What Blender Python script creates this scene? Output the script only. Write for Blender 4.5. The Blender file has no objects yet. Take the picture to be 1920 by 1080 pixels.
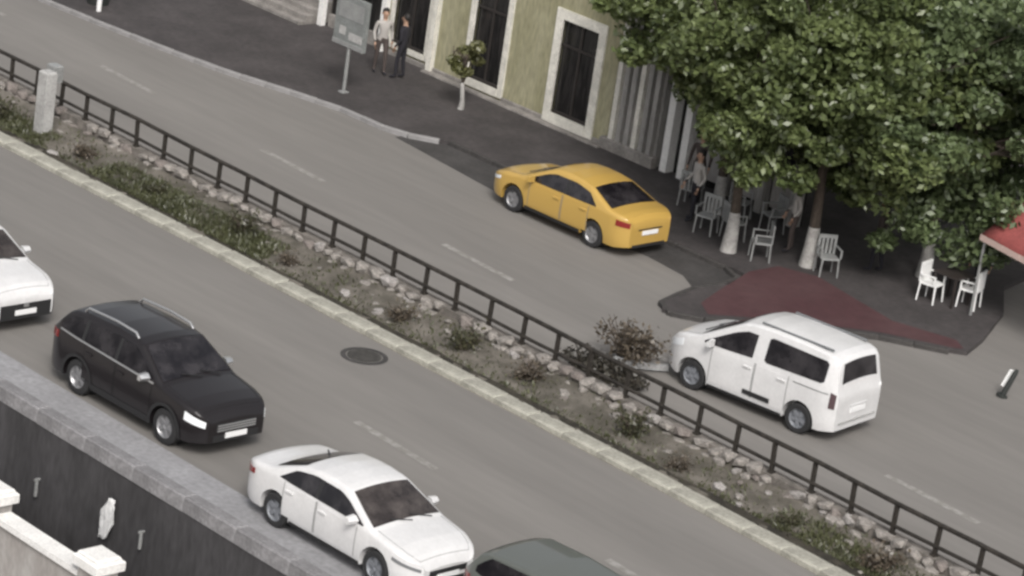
import bpy, bmesh, math, random
import numpy as np
from mathutils import Vector, Matrix
R = math.radians
random.seed(7); RNG = np.random.default_rng(7)
C = bpy.context.scene.collection
SC = bpy.context.scene

# ------------------------------------------------------------------ camera, sky, sun, exposure
# world axes: +X runs along the road (towards lower right of the view), +Y to the far side, Z up, metres
cam_d = bpy.data.cameras.new('camera'); cam = bpy.data.objects.new('camera', cam_d); C.objects.link(cam)
cr = Vector((0.6776214, 0.7216605, 0.1415464)); cu = Vector((-0.3298485, 0.1262193, 0.9355579)); cb = Vector((0.6572893, -0.6806430, 0.3235675))
m = Matrix.Identity(4)
for i in range(3):
    m[i][0] = cr[i]; m[i][1] = cu[i]; m[i][2] = cb[i]
m[0][3], m[1][3], m[2][3] = 48.89482, -50.63207, 24.06973
cam.matrix_world = m
cam_d.sensor_width = 36; cam_d.lens = 117.717; cam_d.clip_start = 1; cam_d.clip_end = 2000
SC.camera = cam

SUN_EL, SUN_AZ = R(45), R(-38)          # azimuth measured from +X towards +Y
wd = bpy.data.worlds.new('World'); SC.world = wd; wd.use_nodes = True
nt = wd.node_tree; nt.nodes.clear()
sky = nt.nodes.new('ShaderNodeTexSky'); sky.sky_type = 'NISHITA'; sky.sun_disc = False
sky.sun_elevation = SUN_EL; sky.sun_rotation = R(90) - SUN_AZ; sky.dust_density = 6; sky.air_density = 1.0; sky.ozone_density = 1.0
hs = nt.nodes.new('ShaderNodeHueSaturation'); hs.inputs['Saturation'].default_value = 0.22
bg = nt.nodes.new('ShaderNodeBackground'); bg.inputs['Strength'].default_value = 0.13
wo = nt.nodes.new('ShaderNodeOutputWorld')
nt.links.new(sky.outputs[0], hs.inputs['Color']); nt.links.new(hs.outputs[0], bg.inputs[0]); nt.links.new(bg.outputs[0], wo.inputs[0])
sd = bpy.data.lights.new('sun', 'SUN'); sd.energy = 1.6; sd.angle = R(16); sd.color = (1, .96, .91)
sun = bpy.data.objects.new('sun', sd); C.objects.link(sun)
dv = Vector((math.cos(SUN_EL) * math.cos(SUN_AZ), math.cos(SUN_EL) * math.sin(SUN_AZ), math.sin(SUN_EL)))
sun.rotation_euler = dv.to_track_quat('Z', 'Y').to_euler(); sun.location = dv * 60
SC.view_settings.view_transform = 'Standard'; SC.view_settings.look = 'None'
SC.view_settings.gamma = 1; SC.view_settings.use_curve_mapping = False
SC.view_settings.exposure = 0.24
SC.cycles.filter_width = 2.8
SC.cycles.max_bounces = 6

# ------------------------------------------------------------------ materials
def mat(name, col, rough=.7, metal=0, coat=0, var=0, scale=3, bump=0, bscale=40, col2=None, spec=.5, stretch=None, c2pos=(.4, .65), fine=.12):
    m = bpy.data.materials.new(name); m.use_nodes = True
    n = m.node_tree.nodes; l = m.node_tree.links; b = n['Principled BSDF']
    b.inputs['Roughness'].default_value = rough; b.inputs['Metallic'].default_value = metal
    b.inputs['Coat Weight'].default_value = coat; b.inputs['Coat Roughness'].default_value = .06
    b.inputs['Specular IOR Level'].default_value = spec
    c = (*col, 1); b.inputs['Base Color'].default_value = c
    if var or col2 or bump:
        tc = n.new('ShaderNodeTexCoord'); src = tc.outputs['Object']
        if stretch:
            mp = n.new('ShaderNodeMapping'); mp.inputs['Scale'].default_value = stretch; l.new(src, mp.inputs[0]); src = mp.outputs[0]
    if var or col2:
        tx = n.new('ShaderNodeTexNoise'); tx.inputs['Scale'].default_value = scale; tx.inputs['Detail'].default_value = 6; tx.inputs['Roughness'].default_value = .62
        l.new(src, tx.inputs['Vector'])
        rp = n.new('ShaderNodeValToRGB'); rp.color_ramp.elements[0].position = c2pos[0]; rp.color_ramp.elements[1].position = c2pos[1]
        if col2: a, d = col, col2
        else: a, d = [x * (1 - var) for x in col], [x * (1 + var) for x in col]
        rp.color_ramp.elements[0].color = (*a, 1); rp.color_ramp.elements[1].color = (*d, 1)
        l.new(tx.outputs[0], rp.inputs[0])
        # a second, finer octave of wear on top
        t2 = n.new('ShaderNodeTexNoise'); t2.inputs['Scale'].default_value = scale * 9; t2.inputs['Detail'].default_value = 4
        l.new(src, t2.inputs['Vector'])
        mr = n.new('ShaderNodeMapRange'); mr.inputs[1].default_value = .3; mr.inputs[2].default_value = .7
        mr.inputs[3].default_value = 1 - fine - var * .4; mr.inputs[4].default_value = 1 + fine + var * .4
        l.new(t2.outputs[0], mr.inputs[0])
        mx = n.new('ShaderNodeMix'); mx.data_type = 'RGBA'; mx.blend_type = 'MULTIPLY'; mx.inputs[0].default_value = 1
        l.new(rp.outputs[0], mx.inputs[6]); l.new(mr.outputs[0], mx.inputs[7]); l.new(mx.outputs[2], b.inputs['Base Color'])
    if bump:
        bt = n.new('ShaderNodeTexNoise'); bt.inputs['Scale'].default_value = bscale; bt.inputs['Detail'].default_value = 5
        l.new(src, bt.inputs['Vector'])
        bp = n.new('ShaderNodeBump'); bp.inputs['Strength'].default_value = bump; bp.inputs['Distance'].default_value = .02
        l.new(bt.outputs[0], bp.inputs['Height']); l.new(bp.outputs[0], b.inputs['Normal'])
    return m

def leaf_mat(name, dark, light, transl=.25):
    m = bpy.data.materials.new(name); m.use_nodes = True
    n = m.node_tree.nodes; l = m.node_tree.links; b = n['Principled BSDF']
    g = n.new('ShaderNodeNewGeometry'); rp = n.new('ShaderNodeValToRGB')
    rp.color_ramp.elements[0].color = (*dark, 1); rp.color_ramp.elements[1].color = (*light, 1)
    tc = n.new('ShaderNodeTexCoord'); tx = n.new('ShaderNodeTexNoise'); tx.inputs['Scale'].default_value = 1.1; tx.inputs['Detail'].default_value = 2
    l.new(tc.outputs['Object'], tx.inputs['Vector'])
    ad = n.new('ShaderNodeMath'); ad.operation = 'MULTIPLY_ADD'; ad.inputs[1].default_value = .55
    l.new(g.outputs['Random Per Island'], ad.inputs[0])
    m2 = n.new('ShaderNodeMath'); m2.operation = 'MULTIPLY_ADD'; m2.inputs[1].default_value = 1.6; m2.inputs[2].default_value = -.58
    l.new(tx.outputs[0], m2.inputs[0]); l.new(m2.outputs[0], ad.inputs[2])
    l.new(ad.outputs[0], rp.inputs[0]); l.new(rp.outputs[0], b.inputs['Base Color'])
    b.inputs['Roughness'].default_value = .38; b.inputs['Specular IOR Level'].default_value = .55
    tr = n.new('ShaderNodeBsdfTranslucent'); l.new(rp.outputs[0], tr.inputs[0])
    mx = n.new('ShaderNodeMixShader'); mx.inputs[0].default_value = transl
    l.new(b.outputs[0], mx.inputs[1]); l.new(tr.outputs[0], mx.inputs[2]); l.new(mx.outputs[0], n['Material Output'].inputs[0])
    return m

M = {}
M['asphalt'] = mat('worn_asphalt', (.176, .166, .155), .9, var=.08, scale=.45, bump=.2, bscale=60, stretch=(.12, 1, 1), fine=.02)
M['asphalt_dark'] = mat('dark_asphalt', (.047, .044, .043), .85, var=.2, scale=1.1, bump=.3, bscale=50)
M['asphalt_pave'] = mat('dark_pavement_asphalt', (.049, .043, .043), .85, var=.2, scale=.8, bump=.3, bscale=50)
M['maroon'] = mat('maroon_paving', (.060, .024, .027), .8, scale=.6, col2=(.074, .036, .038), bump=.3, bscale=30)
M['kerb'] = mat('pale_kerb_concrete', (.33, .32, .275), .9, var=.2, scale=2.2, bump=.5, bscale=25)
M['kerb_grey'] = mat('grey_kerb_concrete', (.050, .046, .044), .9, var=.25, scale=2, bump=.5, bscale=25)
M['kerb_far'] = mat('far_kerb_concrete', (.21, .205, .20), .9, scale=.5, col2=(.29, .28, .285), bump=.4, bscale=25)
M['gutter'] = mat('dusty_gutter', (.22, .205, .175), .95, var=.2, scale=1.5, bump=.4, bscale=30)
M['line'] = mat('worn_road_paint', (.19, .18, .165), .85, scale=5, col2=(.30, .29, .275), bump=.2, bscale=60)
M['dirt'] = mat('dirt', (.070, .063, .050), .97, scale=1.3, col2=(.16, .144, .124), bump=1, bscale=14)
M['soil'] = mat('dark_soil', (.030, .026, .019), .97, var=.4, scale=4, bump=.8, bscale=20)
M['grass'] = leaf_mat('grass_blades', (.05, .055, .028), (.11, .115, .06), .15)
M['stone'] = mat('rubble_stone', (.255, .235, .215), .93, var=.3, scale=2.6, bump=.8, bscale=14)
M['stone_core'] = mat('wall_mortar', (.15, .135, .12), .95, var=.3, scale=4, bump=.8, bscale=20)
M['rail'] = mat('dark_rail_paint', (.030, .026, .022), .6, var=.4, scale=5, spec=.35)
M['conc'] = mat('pale_concrete', (.36, .355, .345), .85, var=.15, scale=2, bump=.4, bscale=25)
M['wallside'] = mat('grey_walkway', (.255, .253, .262), .9, var=.1, scale=1.0, bump=.4, bscale=30)
M['coping'] = mat('coping_concrete', (.20, .195, .20), .9, var=.2, scale=1.8, bump=.5, bscale=25)
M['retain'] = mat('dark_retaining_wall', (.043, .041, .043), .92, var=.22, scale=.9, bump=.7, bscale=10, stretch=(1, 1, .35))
M['white'] = mat('white_render', (.72, .71, .69), .8, var=.06, scale=3, bump=.2, bscale=40)
M['beige'] = mat('weathered_render', (.27, .25, .235), .9, scale=1.1, col2=(.36, .345, .33), bump=.3, bscale=20, stretch=(1, 1, .5))
M['olive'] = mat('olive_render', (.245, .232, .142), .9, scale=.9, col2=(.315, .298, .20), bump=.3, bscale=25, stretch=(1.5, 1, .4), fine=.2)
M['trim'] = mat('white_window_trim', (.62, .60, .54), .75, var=.12, scale=3, bump=.2, bscale=30)
M['pilaster'] = mat('grey_pilaster', (.30, .29, .275), .85, var=.2, scale=1.5, bump=.3, bscale=30, stretch=(3, 3, .4))
M['glass'] = mat('dark_window_glass', (.008, .008, .008), .12, spec=.5, scale=3, col2=(.03, .028, .027), stretch=(3, 3, .35))
M['frame'] = mat('dark_window_frame', (.03, .026, .024), .5)
M['plinth'] = mat('plinth_stone', (.22, .205, .19), .9, var=.2, scale=2, bump=.4)
M['rooftile'] = mat('roof_tile', (.25, .12, .08), .8, var=.2, scale=2)
M['w_paint'] = mat('white_car_paint', (.62, .615, .615), .35, coat=.5, var=.05, scale=1.6, fine=.02)
M['k_paint'] = mat('black_car_paint', (.013, .011, .012), .3, coat=.4, spec=.35)
M['y_paint'] = mat('yellow_taxi_paint', (.46, .295, .075), .35, coat=.6)
M['g_paint'] = mat('grey_green_car_paint', (.095, .103, .094), .38, coat=.5)
M['seam'] = mat('panel_gap', (.16, .16, .16), .8)
M['seam_k'] = mat('dark_panel_gap', (.006, .006, .006), .8)
M['plastic'] = mat('black_car_plastic', (.018, .018, .019), .6)
M['tyre'] = mat('tyre_rubber', (.02, .02, .021), .85)
M['rim'] = mat('alloy_rim', (.32, .32, .33), .4, metal=.6)
M['rim_d'] = mat('dull_hub_cap', (.20, .21, .23), .5, metal=.2)
M['chrome'] = mat('bright_trim', (.7, .7, .7), .28, metal=.85)
M['lamp'] = mat('headlamp_lens', (.78, .80, .82), .15, coat=.5)
M['lamp_d'] = mat('smoked_headlamp', (.16, .165, .17), .12, coat=.5)
M['tail'] = mat('tail_lamp', (.20, .02, .018), .2, coat=.4)
M['tail_d'] = mat('smoked_tail_lamp', (.09, .06, .065), .2, coat=.4)
M['plate'] = mat('number_plate', (.8, .8, .8), .4)
M['cglass'] = mat('tinted_car_glass', (.008, .007, .009), .07, spec=.6, scale=2.2, col2=(.034, .031, .034))  # lighter blotches in the colour suggest seats and painted reflections
M['wglass'] = mat('windscreen_glass', (.028, .023, .022), .1, spec=.6, scale=2.4, col2=(.075, .064, .060))
M['bark'] = mat('bark', (.07, .055, .043), .95, var=.4, scale=5, bump=1, bscale=16, stretch=(1, 1, .3))
M['lime'] = mat('limewash', (.34, .33, .315), .95, var=.2, scale=5, bump=.6, bscale=20)
M['leaf'] = leaf_mat('tree_leaves', (.042, .060, .020), (.185, .225, .090))
M['leaf2'] = leaf_mat('tree_leaves_cool', (.042, .062, .026), (.165, .210, .098))
M['leaf3'] = leaf_mat('young_leaves', (.10, .105, .04), (.21, .21, .10))
M['drybush'] = leaf_mat('dry_leaves', (.045, .036, .026), (.15, .122, .09), .1)
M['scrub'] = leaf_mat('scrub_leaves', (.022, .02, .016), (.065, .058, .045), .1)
M['weed'] = leaf_mat('weed_leaves', (.035, .038, .022), (.12, .115, .065))
M['skin'] = mat('skin', (.38, .24, .17), .6)
M['navy'] = mat('dark_clothing', (.016, .015, .02), .9)
M['cream'] = mat('pale_clothing', (.36, .34, .32), .9)
M['brown_c'] = mat('brown_clothing', (.07, .055, .05), .9)
M['hair'] = mat('dark_hair', (.012, .01, .009), .7)
M['steel'] = mat('galvanised_steel', (.33, .335, .33), .5, metal=.4, var=.1, scale=4)
M['signgrey'] = mat('grey_sign_panel', (.19, .20, .195), .5, var=.15, scale=2)
M['red'] = mat('red_canvas', (.26, .065, .06), .8, var=.1, scale=2)
M['hem'] = mat('pale_canvas_hem', (.48, .36, .32), .85)
M['table'] = mat('dark_table', (.03, .024, .022), .5)
M['wplastic'] = mat('white_plastic', (.78, .78, .77), .45)
M['binm'] = mat('dark_bin', (.025, .028, .026), .6)
M['iron'] = mat('cast_iron', (.05, .047, .043), .7, var=.3, scale=8)
M['strip'] = mat('scuffed_pale_plastic', (.30, .30, .30), .6, var=.2, scale=6)
M['sheet'] = mat('white_plastic_sheet', (.62, .62, .62), .5, var=.12, scale=6)

# ------------------------------------------------------------------ mesh helpers
class MB:
    def __init__(s): s.v = []; s.f = []
    def add(s, vs, fs):
        o = len(s.v); s.v += [tuple(p) for p in vs]; s.f += [tuple(i + o for i in f) for f in fs]; return s
    def box(s, x0, x1, y0, y1, z0, z1):
        return s.add([(x0, y0, z0), (x1, y0, z0), (x1, y1, z0), (x0, y1, z0), (x0, y0, z1), (x1, y0, z1), (x1, y1, z1), (x0, y1, z1)],
                     [(0, 3, 2, 1), (4, 5, 6, 7), (0, 1, 5, 4), (1, 2, 6, 5), (2, 3, 7, 6), (3, 0, 4, 7)])
    def bevbox(s, x0, x1, y0, y1, z0, z1, b=.02):
        # box with a chamfered top
        return s.add([(x0, y0, z0), (x1, y0, z0), (x1, y1, z0), (x0, y1, z0), (x0, y0, z1 - b), (x1, y0, z1 - b), (x1, y1, z1 - b), (x0, y1, z1 - b),
                      (x0 + b, y0 + b, z1), (x1 - b, y0 + b, z1), (x1 - b, y1 - b, z1), (x0 + b, y1 - b, z1)],
                     [(0, 3, 2, 1), (8, 9, 10, 11)] + [(i, (i + 1) % 4, (i + 1) % 4 + 4, i + 4) for i in range(4)] + [(i + 4, (i + 1) % 4 + 4, (i + 1) % 4 + 8, i + 8) for i in range(4)])
    def tube(s, pts, rads, n=8, cap=True):
        pts = [Vector(p) for p in pts]
        if not hasattr(rads, '__len__'): rads = [rads] * len(pts)
        vs = []; fs = []
        for i, p in enumerate(pts):
            d = (pts[min(i + 1, len(pts) - 1)] - pts[max(i - 1, 0)]).normalized()
            a = d.cross(Vector((0, 0, 1)) if abs(d.z) < .9 else Vector((1, 0, 0))).normalized(); b = d.cross(a)
            for k in range(n):
                t = 2 * math.pi * k / n; vs.append(p + (a * math.cos(t) + b * math.sin(t)) * rads[i])
        for i in range(len(pts) - 1):
            for k in range(n):
                fs.append((i * n + k, i * n + (k + 1) % n, (i + 1) * n + (k + 1) % n, (i + 1) * n + k))
        if cap: fs += [tuple(range(n)), tuple(range((len(pts) - 1) * n, len(pts) * n))]
        return s.add(vs, fs)
    def lathe_y(s, prof, n=24):
        # prof: (radius, y) revolved about the Y axis
        vs = []; fs = []; k = len(prof)
        for j in range(n):
            t = 2 * math.pi * j / n
            for r, y in prof: vs.append((r * math.cos(t), y, r * math.sin(t)))
        for j in range(n):
            for i in range(k - 1):
                a = j * k + i; b = ((j + 1) % n) * k + i; fs.append((a, b, b + 1, a + 1))
        return s.add(vs, fs)
    def prism(s, poly, z0, z1):
        n = len(poly)
        return s.add([(x, y, z0) for x, y in poly] + [(x, y, z1) for x, y in poly],
                     [tuple(range(n - 1, -1, -1)), tuple(range(n, 2 * n))] + [(i, (i + 1) % n, n + (i + 1) % n, n + i) for i in range(n)])
    def build(s, name, material, parent=None, loc=None, smooth=0):
        me = bpy.data.meshes.new(name); me.from_pydata(s.v, [], s.f)
        bm = bmesh.new(); bm.from_mesh(me); bmesh.ops.recalc_face_normals(bm, faces=bm.faces); bm.to_mesh(me); bm.free()
        if smooth: me.shade_smooth(); me.set_sharp_from_angle(angle=R(smooth))
        if material: me.materials.append(material)
        o = bpy.data.objects.new(name, me); C.objects.link(o)
        if parent: o.parent = parent
        if loc: o.location = loc
        return o

def tag(o, label=None, cat=None, group=None, kind=None):
    if label: o['label'] = label
    if cat: o['category'] = cat
    if group: o['group'] = group
    if kind: o['kind'] = kind
    return o
def empty(name, loc=(0, 0, 0), rz=0):
    o = bpy.data.objects.new(name, None); C.objects.link(o); o.location = loc; o.rotation_euler = (0, 0, rz); o.empty_display_size = .2; return o
def copy_tree(o, parent=None):
    c = o.copy(); C.objects.link(c)
    if parent: c.parent = parent
    for ch in o.children: copy_tree(ch, c)
    return c
def inst(src, parent, loc, rot=(0, 0, 0), scale=(1, 1, 1)):
    c = src.copy(); C.objects.link(c); c.parent = parent; c.location = loc; c.rotation_euler = rot; c.scale = scale; return c
def quads(name, P, mtl, parent=None, loc=None):
    # P: (n,4,3) array of quads
    n = len(P); me = bpy.data.meshes.new(name)
    me.vertices.add(n * 4); me.vertices.foreach_set('co', P.reshape(-1).astype(np.float32))
    me.loops.add(n * 4); me.loops.foreach_set('vertex_index', np.arange(n * 4, dtype=np.int32))
    me.polygons.add(n); me.polygons.foreach_set('loop_start', np.arange(0, n * 4, 4, dtype=np.int32))
    me.update(calc_edges=True); me.validate(); me.materials.append(mtl)
    o = bpy.data.objects.new(name, me); C.objects.link(o)
    if parent: o.parent = parent
    if loc: o.location = loc
    return o
def leaf_quads(cen, size, rng, flat=0.0):
    n = len(cen)
    a = rng.normal(size=(n, 3)); a[:, 2] *= (1 - flat); a /= np.linalg.norm(a, axis=1)[:, None]
    b = rng.normal(size=(n, 3)); b -= (b * a).sum(1)[:, None] * a; b /= np.linalg.norm(b, axis=1)[:, None]
    s = size * rng.uniform(.6, 1.4, n)
    a = a * s[:, None]; b = b * (s * .55)[:, None]
    nn = np.cross(a, b); nn /= np.linalg.norm(nn, axis=1)[:, None]
    return np.stack([cen - a, cen - b + nn * s[:, None] * .15, cen + a, cen + b + nn * s[:, None] * .15], 1)

# ------------------------------------------------------------------ setting: ground, roads, pavements
def sheet(name, poly, z, mtl, kind='structure'):
    me = bpy.data.meshes.new(name); bm = bmesh.new()
    f = bm.faces.new([bm.verts.new((x, y, z)) for x, y in poly]); bm.normal_update()
    if f.normal.z < 0: f.normal_flip()
    bmesh.ops.triangulate(bm, faces=bm.faces); bm.to_mesh(me); bm.free(); me.materials.append(mtl)
    o = bpy.data.objects.new(name, me); C.objects.link(o); o['kind'] = kind; return o
sheet('ground', [(-700, -14.3), (700, -14.3), (700, 900), (-700, 900)], -.02, M['asphalt'])
sheet('lower_ground', [(-700, -800), (700, -800), (700, -14.32), (-700, -14.32)], -4.6, M['beige'])
sheet('near_road', [(-160, -14.0), (160, -14.0), (160, -4.9), (-160, -4.9)], 0, M['asphalt'])
sheet('far_road', [(-160, -2.9), (160, -2.9), (160, 22), (-160, 22)], 0, M['asphalt'])

# dark parking bay beside the far road, flush with it
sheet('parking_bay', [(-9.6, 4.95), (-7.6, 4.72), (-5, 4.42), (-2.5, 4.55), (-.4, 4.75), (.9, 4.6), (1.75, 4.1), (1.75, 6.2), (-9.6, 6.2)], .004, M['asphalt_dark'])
# raised pavement
edge = [(-60, 2.2), (-30, 2.9), (-20.7, 3.5), (-18, 3.75), (-15.3, 4.15), (-13.4, 4.7), (-11.7, 5.1), (-9.7, 5.12), (-9.25, 5.5), (-8.6, 5.95), (-4, 6.0), (1.5, 6.0),
        (1.95, 5.4), (1.85, 4.1), (2.15, 2.7), (2.5, 2.25), (3.1, 2.5), (4.3, 4.4), (5.7, 6.0), (7.1, 6.95), (7.3, 7.15), (6.9, 8.2), (5.9, 10.2), (4.7, 11.7), (4.4, 13), (4.3, 40)]
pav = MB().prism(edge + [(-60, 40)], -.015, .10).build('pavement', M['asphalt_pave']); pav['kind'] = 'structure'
# maroon paved corner
sheet('corner_paving', [(1.5, 6.2), (2.1, 4.6), (2.6, 3.4), (3.2, 3.0), (4.2, 4.55), (5.62, 6.1), (7.05, 7.05), (7.15, 7.2), (6.7, 7.5), (5.2, 7.0), (3.8, 7.3), (2.4, 7.6), (1.5, 7.2)], .106, M['maroon'])
# kerb of the pavement: single kerbstones with joints
kb = empty('pavement_kerb'); kb['kind'] = 'structure'
def kerbrun(parent, pts, L, w, z0, z1, mtl, off=0.0):
    d = [0]
    for a, b in zip(pts, pts[1:]): d.append(d[-1] + math.dist(a, b))
    def at(t):
        for i in range(len(pts) - 1):
            if t <= d[i + 1]: 
                k = (t - d[i]) / (d[i + 1] - d[i]); return Vector((pts[i][0] + k * (pts[i + 1][0] - pts[i][0]), pts[i][1] + k * (pts[i + 1][1] - pts[i][1])))
        return Vector(pts[-1])
    n = int(d[-1] / L); proto = None
    for i in range(n):
        a, b = at(i * L), at((i + 1) * L); c = (a + b) / 2; an = math.atan2((b - a).y, (b - a).x); l = (b - a).length
        if proto is None:
            proto = MB().bevbox(-L / 2 + .006, L / 2 - .006, -w / 2, w / 2, z0, z1, .025).build('kerbstone', mtl, parent)
            o = proto
        else: o = inst(proto, parent, (0, 0, 0))
        o.location = (c.x, c.y + off, random.uniform(-.008, .008)); o.rotation_euler = (random.uniform(-.02, .02), 0, an + random.uniform(-.006, .006)); o.scale = (l / L, 1, 1)
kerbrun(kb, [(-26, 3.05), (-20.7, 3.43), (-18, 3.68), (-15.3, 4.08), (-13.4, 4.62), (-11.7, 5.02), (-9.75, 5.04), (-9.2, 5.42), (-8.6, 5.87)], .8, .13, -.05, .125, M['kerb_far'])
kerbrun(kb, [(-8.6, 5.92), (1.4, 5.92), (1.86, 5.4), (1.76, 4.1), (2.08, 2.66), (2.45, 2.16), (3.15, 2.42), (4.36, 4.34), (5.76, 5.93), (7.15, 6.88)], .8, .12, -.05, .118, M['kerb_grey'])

# painted dashes on both roads, each its own painted mark
def dash(u0, u1, v0, v1, w=.18):
    o = MB().add([(u0, v0 - w / 2, .005), (u1, v1 - w / 2, .005), (u1, v1 + w / 2, .005), (u0, v0 + w / 2, .005)], [(0, 1, 2, 3)]).build('lane_dash', M['line'])
    o['kind'] = 'structure'
for k in range(-2, 5):
    u = -9.9 + 7.05 * k; dash(u, u + 2.5, .85 - .05 * (u + 9.9), .72 - .05 * (u + 9.9))
for k in range(-3, 5):
    u = 4.64 + 7.05 * k; dash(u, u + 2.5, -8.58, -8.72)
# dusty edge strip at the foot of the railing on the far road side
sheet('dusty_verge', [(-40, -2.82), (40, -3.1), (40, -2.55), (18, -2.62), (10, -2.45), (5, -2.6), (0, -2.3), (-6, -2.28), (-12, -2.05), (-18, -2.1), (-40, -2.0)], .004, M['gutter'])

# median: kerb of pale stones, dirt bank with grass
mk = empty('median_kerb'); mk['kind'] = 'structure'
kerbrun(mk, [(-26, -5.0), (-14, -5.0), (-5, -4.9), (2, -4.93), (9, -4.95), (18, -5.1), (26, -5.2)], 1.0, .44, -.06, .12, M['kerb'], -.07)
sheet('kerb_gutter', [(-40, -5.36), (-7, -5.22), (-5.6, -5.12), (-4.6, -5.2), (2, -5.26), (10, -5.28), (30, -5.6), (30, -5.1), (-40, -4.9)], .004, M['gutter'])
nu, nv = 240, 16
us = np.linspace(-30, 26, nu); vv = np.linspace(0, 1, nv)
vs = []; fs = []
for u in us:
    for t in vv:
        v = -4.86 + t * 1.62
        z = .10 + .22 * t + .05 * math.sin(u * 2.1 + t * 3) * t * (1 - t) * 3 + random.uniform(-.025, .03)
        vs.append((u, v, z))
for i in range(nu - 1):
    for j in range(nv - 1): fs.append((i * nv + j, (i + 1) * nv + j, (i + 1) * nv + j + 1, i * nv + j + 1))
me = MB().add(vs, fs).build('median_bank', M['dirt'], smooth=60); me['kind'] = 'structure'
sv = []
for i in range(121):
    u_ = -30 + 56 * i / 120; e = .03 * math.sin(u_ * 3.1) + .02 * math.sin(u_ * 7.7)
    sv += [(u_, -4.80 + .05 * max(0, min(1, -(u_ + 2) / 10)) * 0 - .06 * (u_ > 11) , .118), (u_, -4.685 + e, .165)]
se = MB().add(sv, [(2 * i, 2 * i + 2, 2 * i + 3, 2 * i + 1) for i in range(120)]).build('soil_edge', M['soil']); se['kind'] = 'structure'

# rubble wall under the railing
RV = lambda u: -3.16 - .016 * u
rw = empty('rubble_wall', (0, 0, 0)); tag(rw, 'low pale rubble stone wall under the dark railing between the two roads', 'stone wall')
core = MB()
for k in range(28):
    u0, u1 = -30 + 2 * k, -28 + 2 * k
    core.add([(u0, RV(u0) - .16, 0), (u1, RV(u1) - .16, 0), (u1, RV(u1) + .2, 0), (u0, RV(u0) + .2, 0), (u0, RV(u0) - .12, .46), (u1, RV(u1) - .12, .46), (u1, RV(u1) + .18, .46), (u0, RV(u0) + .18, .46)],
             [(4, 5, 6, 7), (0, 1, 5, 4), (2, 3, 7, 6)])
core.build('wall_core', M['stone_core'], rw)
def rock(rng):
    bm = bmesh.new(); bmesh.ops.create_icosphere(bm, subdivisions=1, radius=1)
    for v in bm.verts: v.co = Vector([c * rng.uniform(.75, 1.2) for c in v.co])
    for v in bm.verts: v.co.x = max(-.8, min(.8, v.co.x)); v.co.z = max(-.72, min(.72, v.co.z))
    me = bpy.data.meshes.new('stone'); bm.to_mesh(me); bm.free(); return me
rocks = []
for k in range(8):
    me = rock(random); me.materials.append(M['stone'] if k % 4 else mat('grey_stone' if k else 'pink_stone', (.32, .30, .285) if k else (.2, .175, .16), .95, var=.3, scale=3, bump=.8, bscale=14)); rocks.append(me)
def put_rock(parent, loc, s, name='stone'):
    o = bpy.data.objects.new(name, random.choice(rocks)); C.objects.link(o); o.parent = parent
    o.location = loc; o.scale = s; o.rotation_euler = (random.uniform(-.3, .3), random.uniform(-.3, .3), random.uniform(-.4, .4) + random.choice((0, math.pi)))
u = -21.5; n = 0
while u < 19.5:
    w = random.uniform(.15, .30)
    if random.random() < .9:
        put_rock(rw, (u + w, RV(u) - .12 + random.uniform(-.03, .05), .41 + random.uniform(-.06, .06)), (w, .19, random.uniform(.10, .17))); n += 1
    if n < 290 and random.random() < .85: 
        put_rock(rw, (u + w + random.uniform(-.15, .15), RV(u) - .24, .24 + random.uniform(-.04, .05)), (random.uniform(.12, .24), .14, random.uniform(.09, .16))); n += 1
    u += w * 1.75
# loose stones lying on the bank
lb = bpy.data.objects['median_bank']
for k in range(80):
    u = random.uniform(-20, 18); t = random.random() ** .6
    if -8.5 < u < -4.5 and t < .7: continue
    s = random.uniform(.04, .13)
    put_rock(lb, (u, -4.75 + 1.35 * t, .12 + .2 * t), (s * random.uniform(1, 1.8), s, s * .7))
# short grass on the bank: stuff
def blades(n, ur, vr, h, zf):
    u = RNG.uniform(*ur, n); v = vr[0] + (vr[1] - vr[0]) * RNG.random(n) ** 1.3
    z = zf(u, v); a = RNG.uniform(0, 2 * np.pi, n); hh = h * RNG.uniform(.5, 1.5, n); w = RNG.uniform(.012, .03, n)
    le = RNG.normal(0, .5, (n, 2)) * hh[:, None]
    b0 = np.stack([u - np.cos(a) * w, v - np.sin(a) * w, z], 1); b1 = np.stack([u + np.cos(a) * w, v + np.sin(a) * w, z], 1)
    tp = np.stack([u + le[:, 0], v + le[:, 1], z + hh], 1)
    return np.stack([b0, b1, tp + (b1 - b0) * .15, tp - (b1 - b0) * .15], 1)
zf = lambda u, v: .09 + .22 * (v + 4.86) / 1.62
G = [blades(7000, (-9.5, -3.2), (-4.72, -3.7), .09, zf), blades(3500, (-16, -11.5), (-4.72, -3.9), .09, zf), blades(2500, (12, 17), (-4.72, -3.9), .09, zf),
     blades(2500, (-25, 20), (-4.72, -4.5), .06, zf), blades(4500, (-25, 20), (-4.68, -3.4), .06, zf)]
g = quads('grass', np.concatenate(G), M['grass']); tag(g, kind='stuff')

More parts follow.
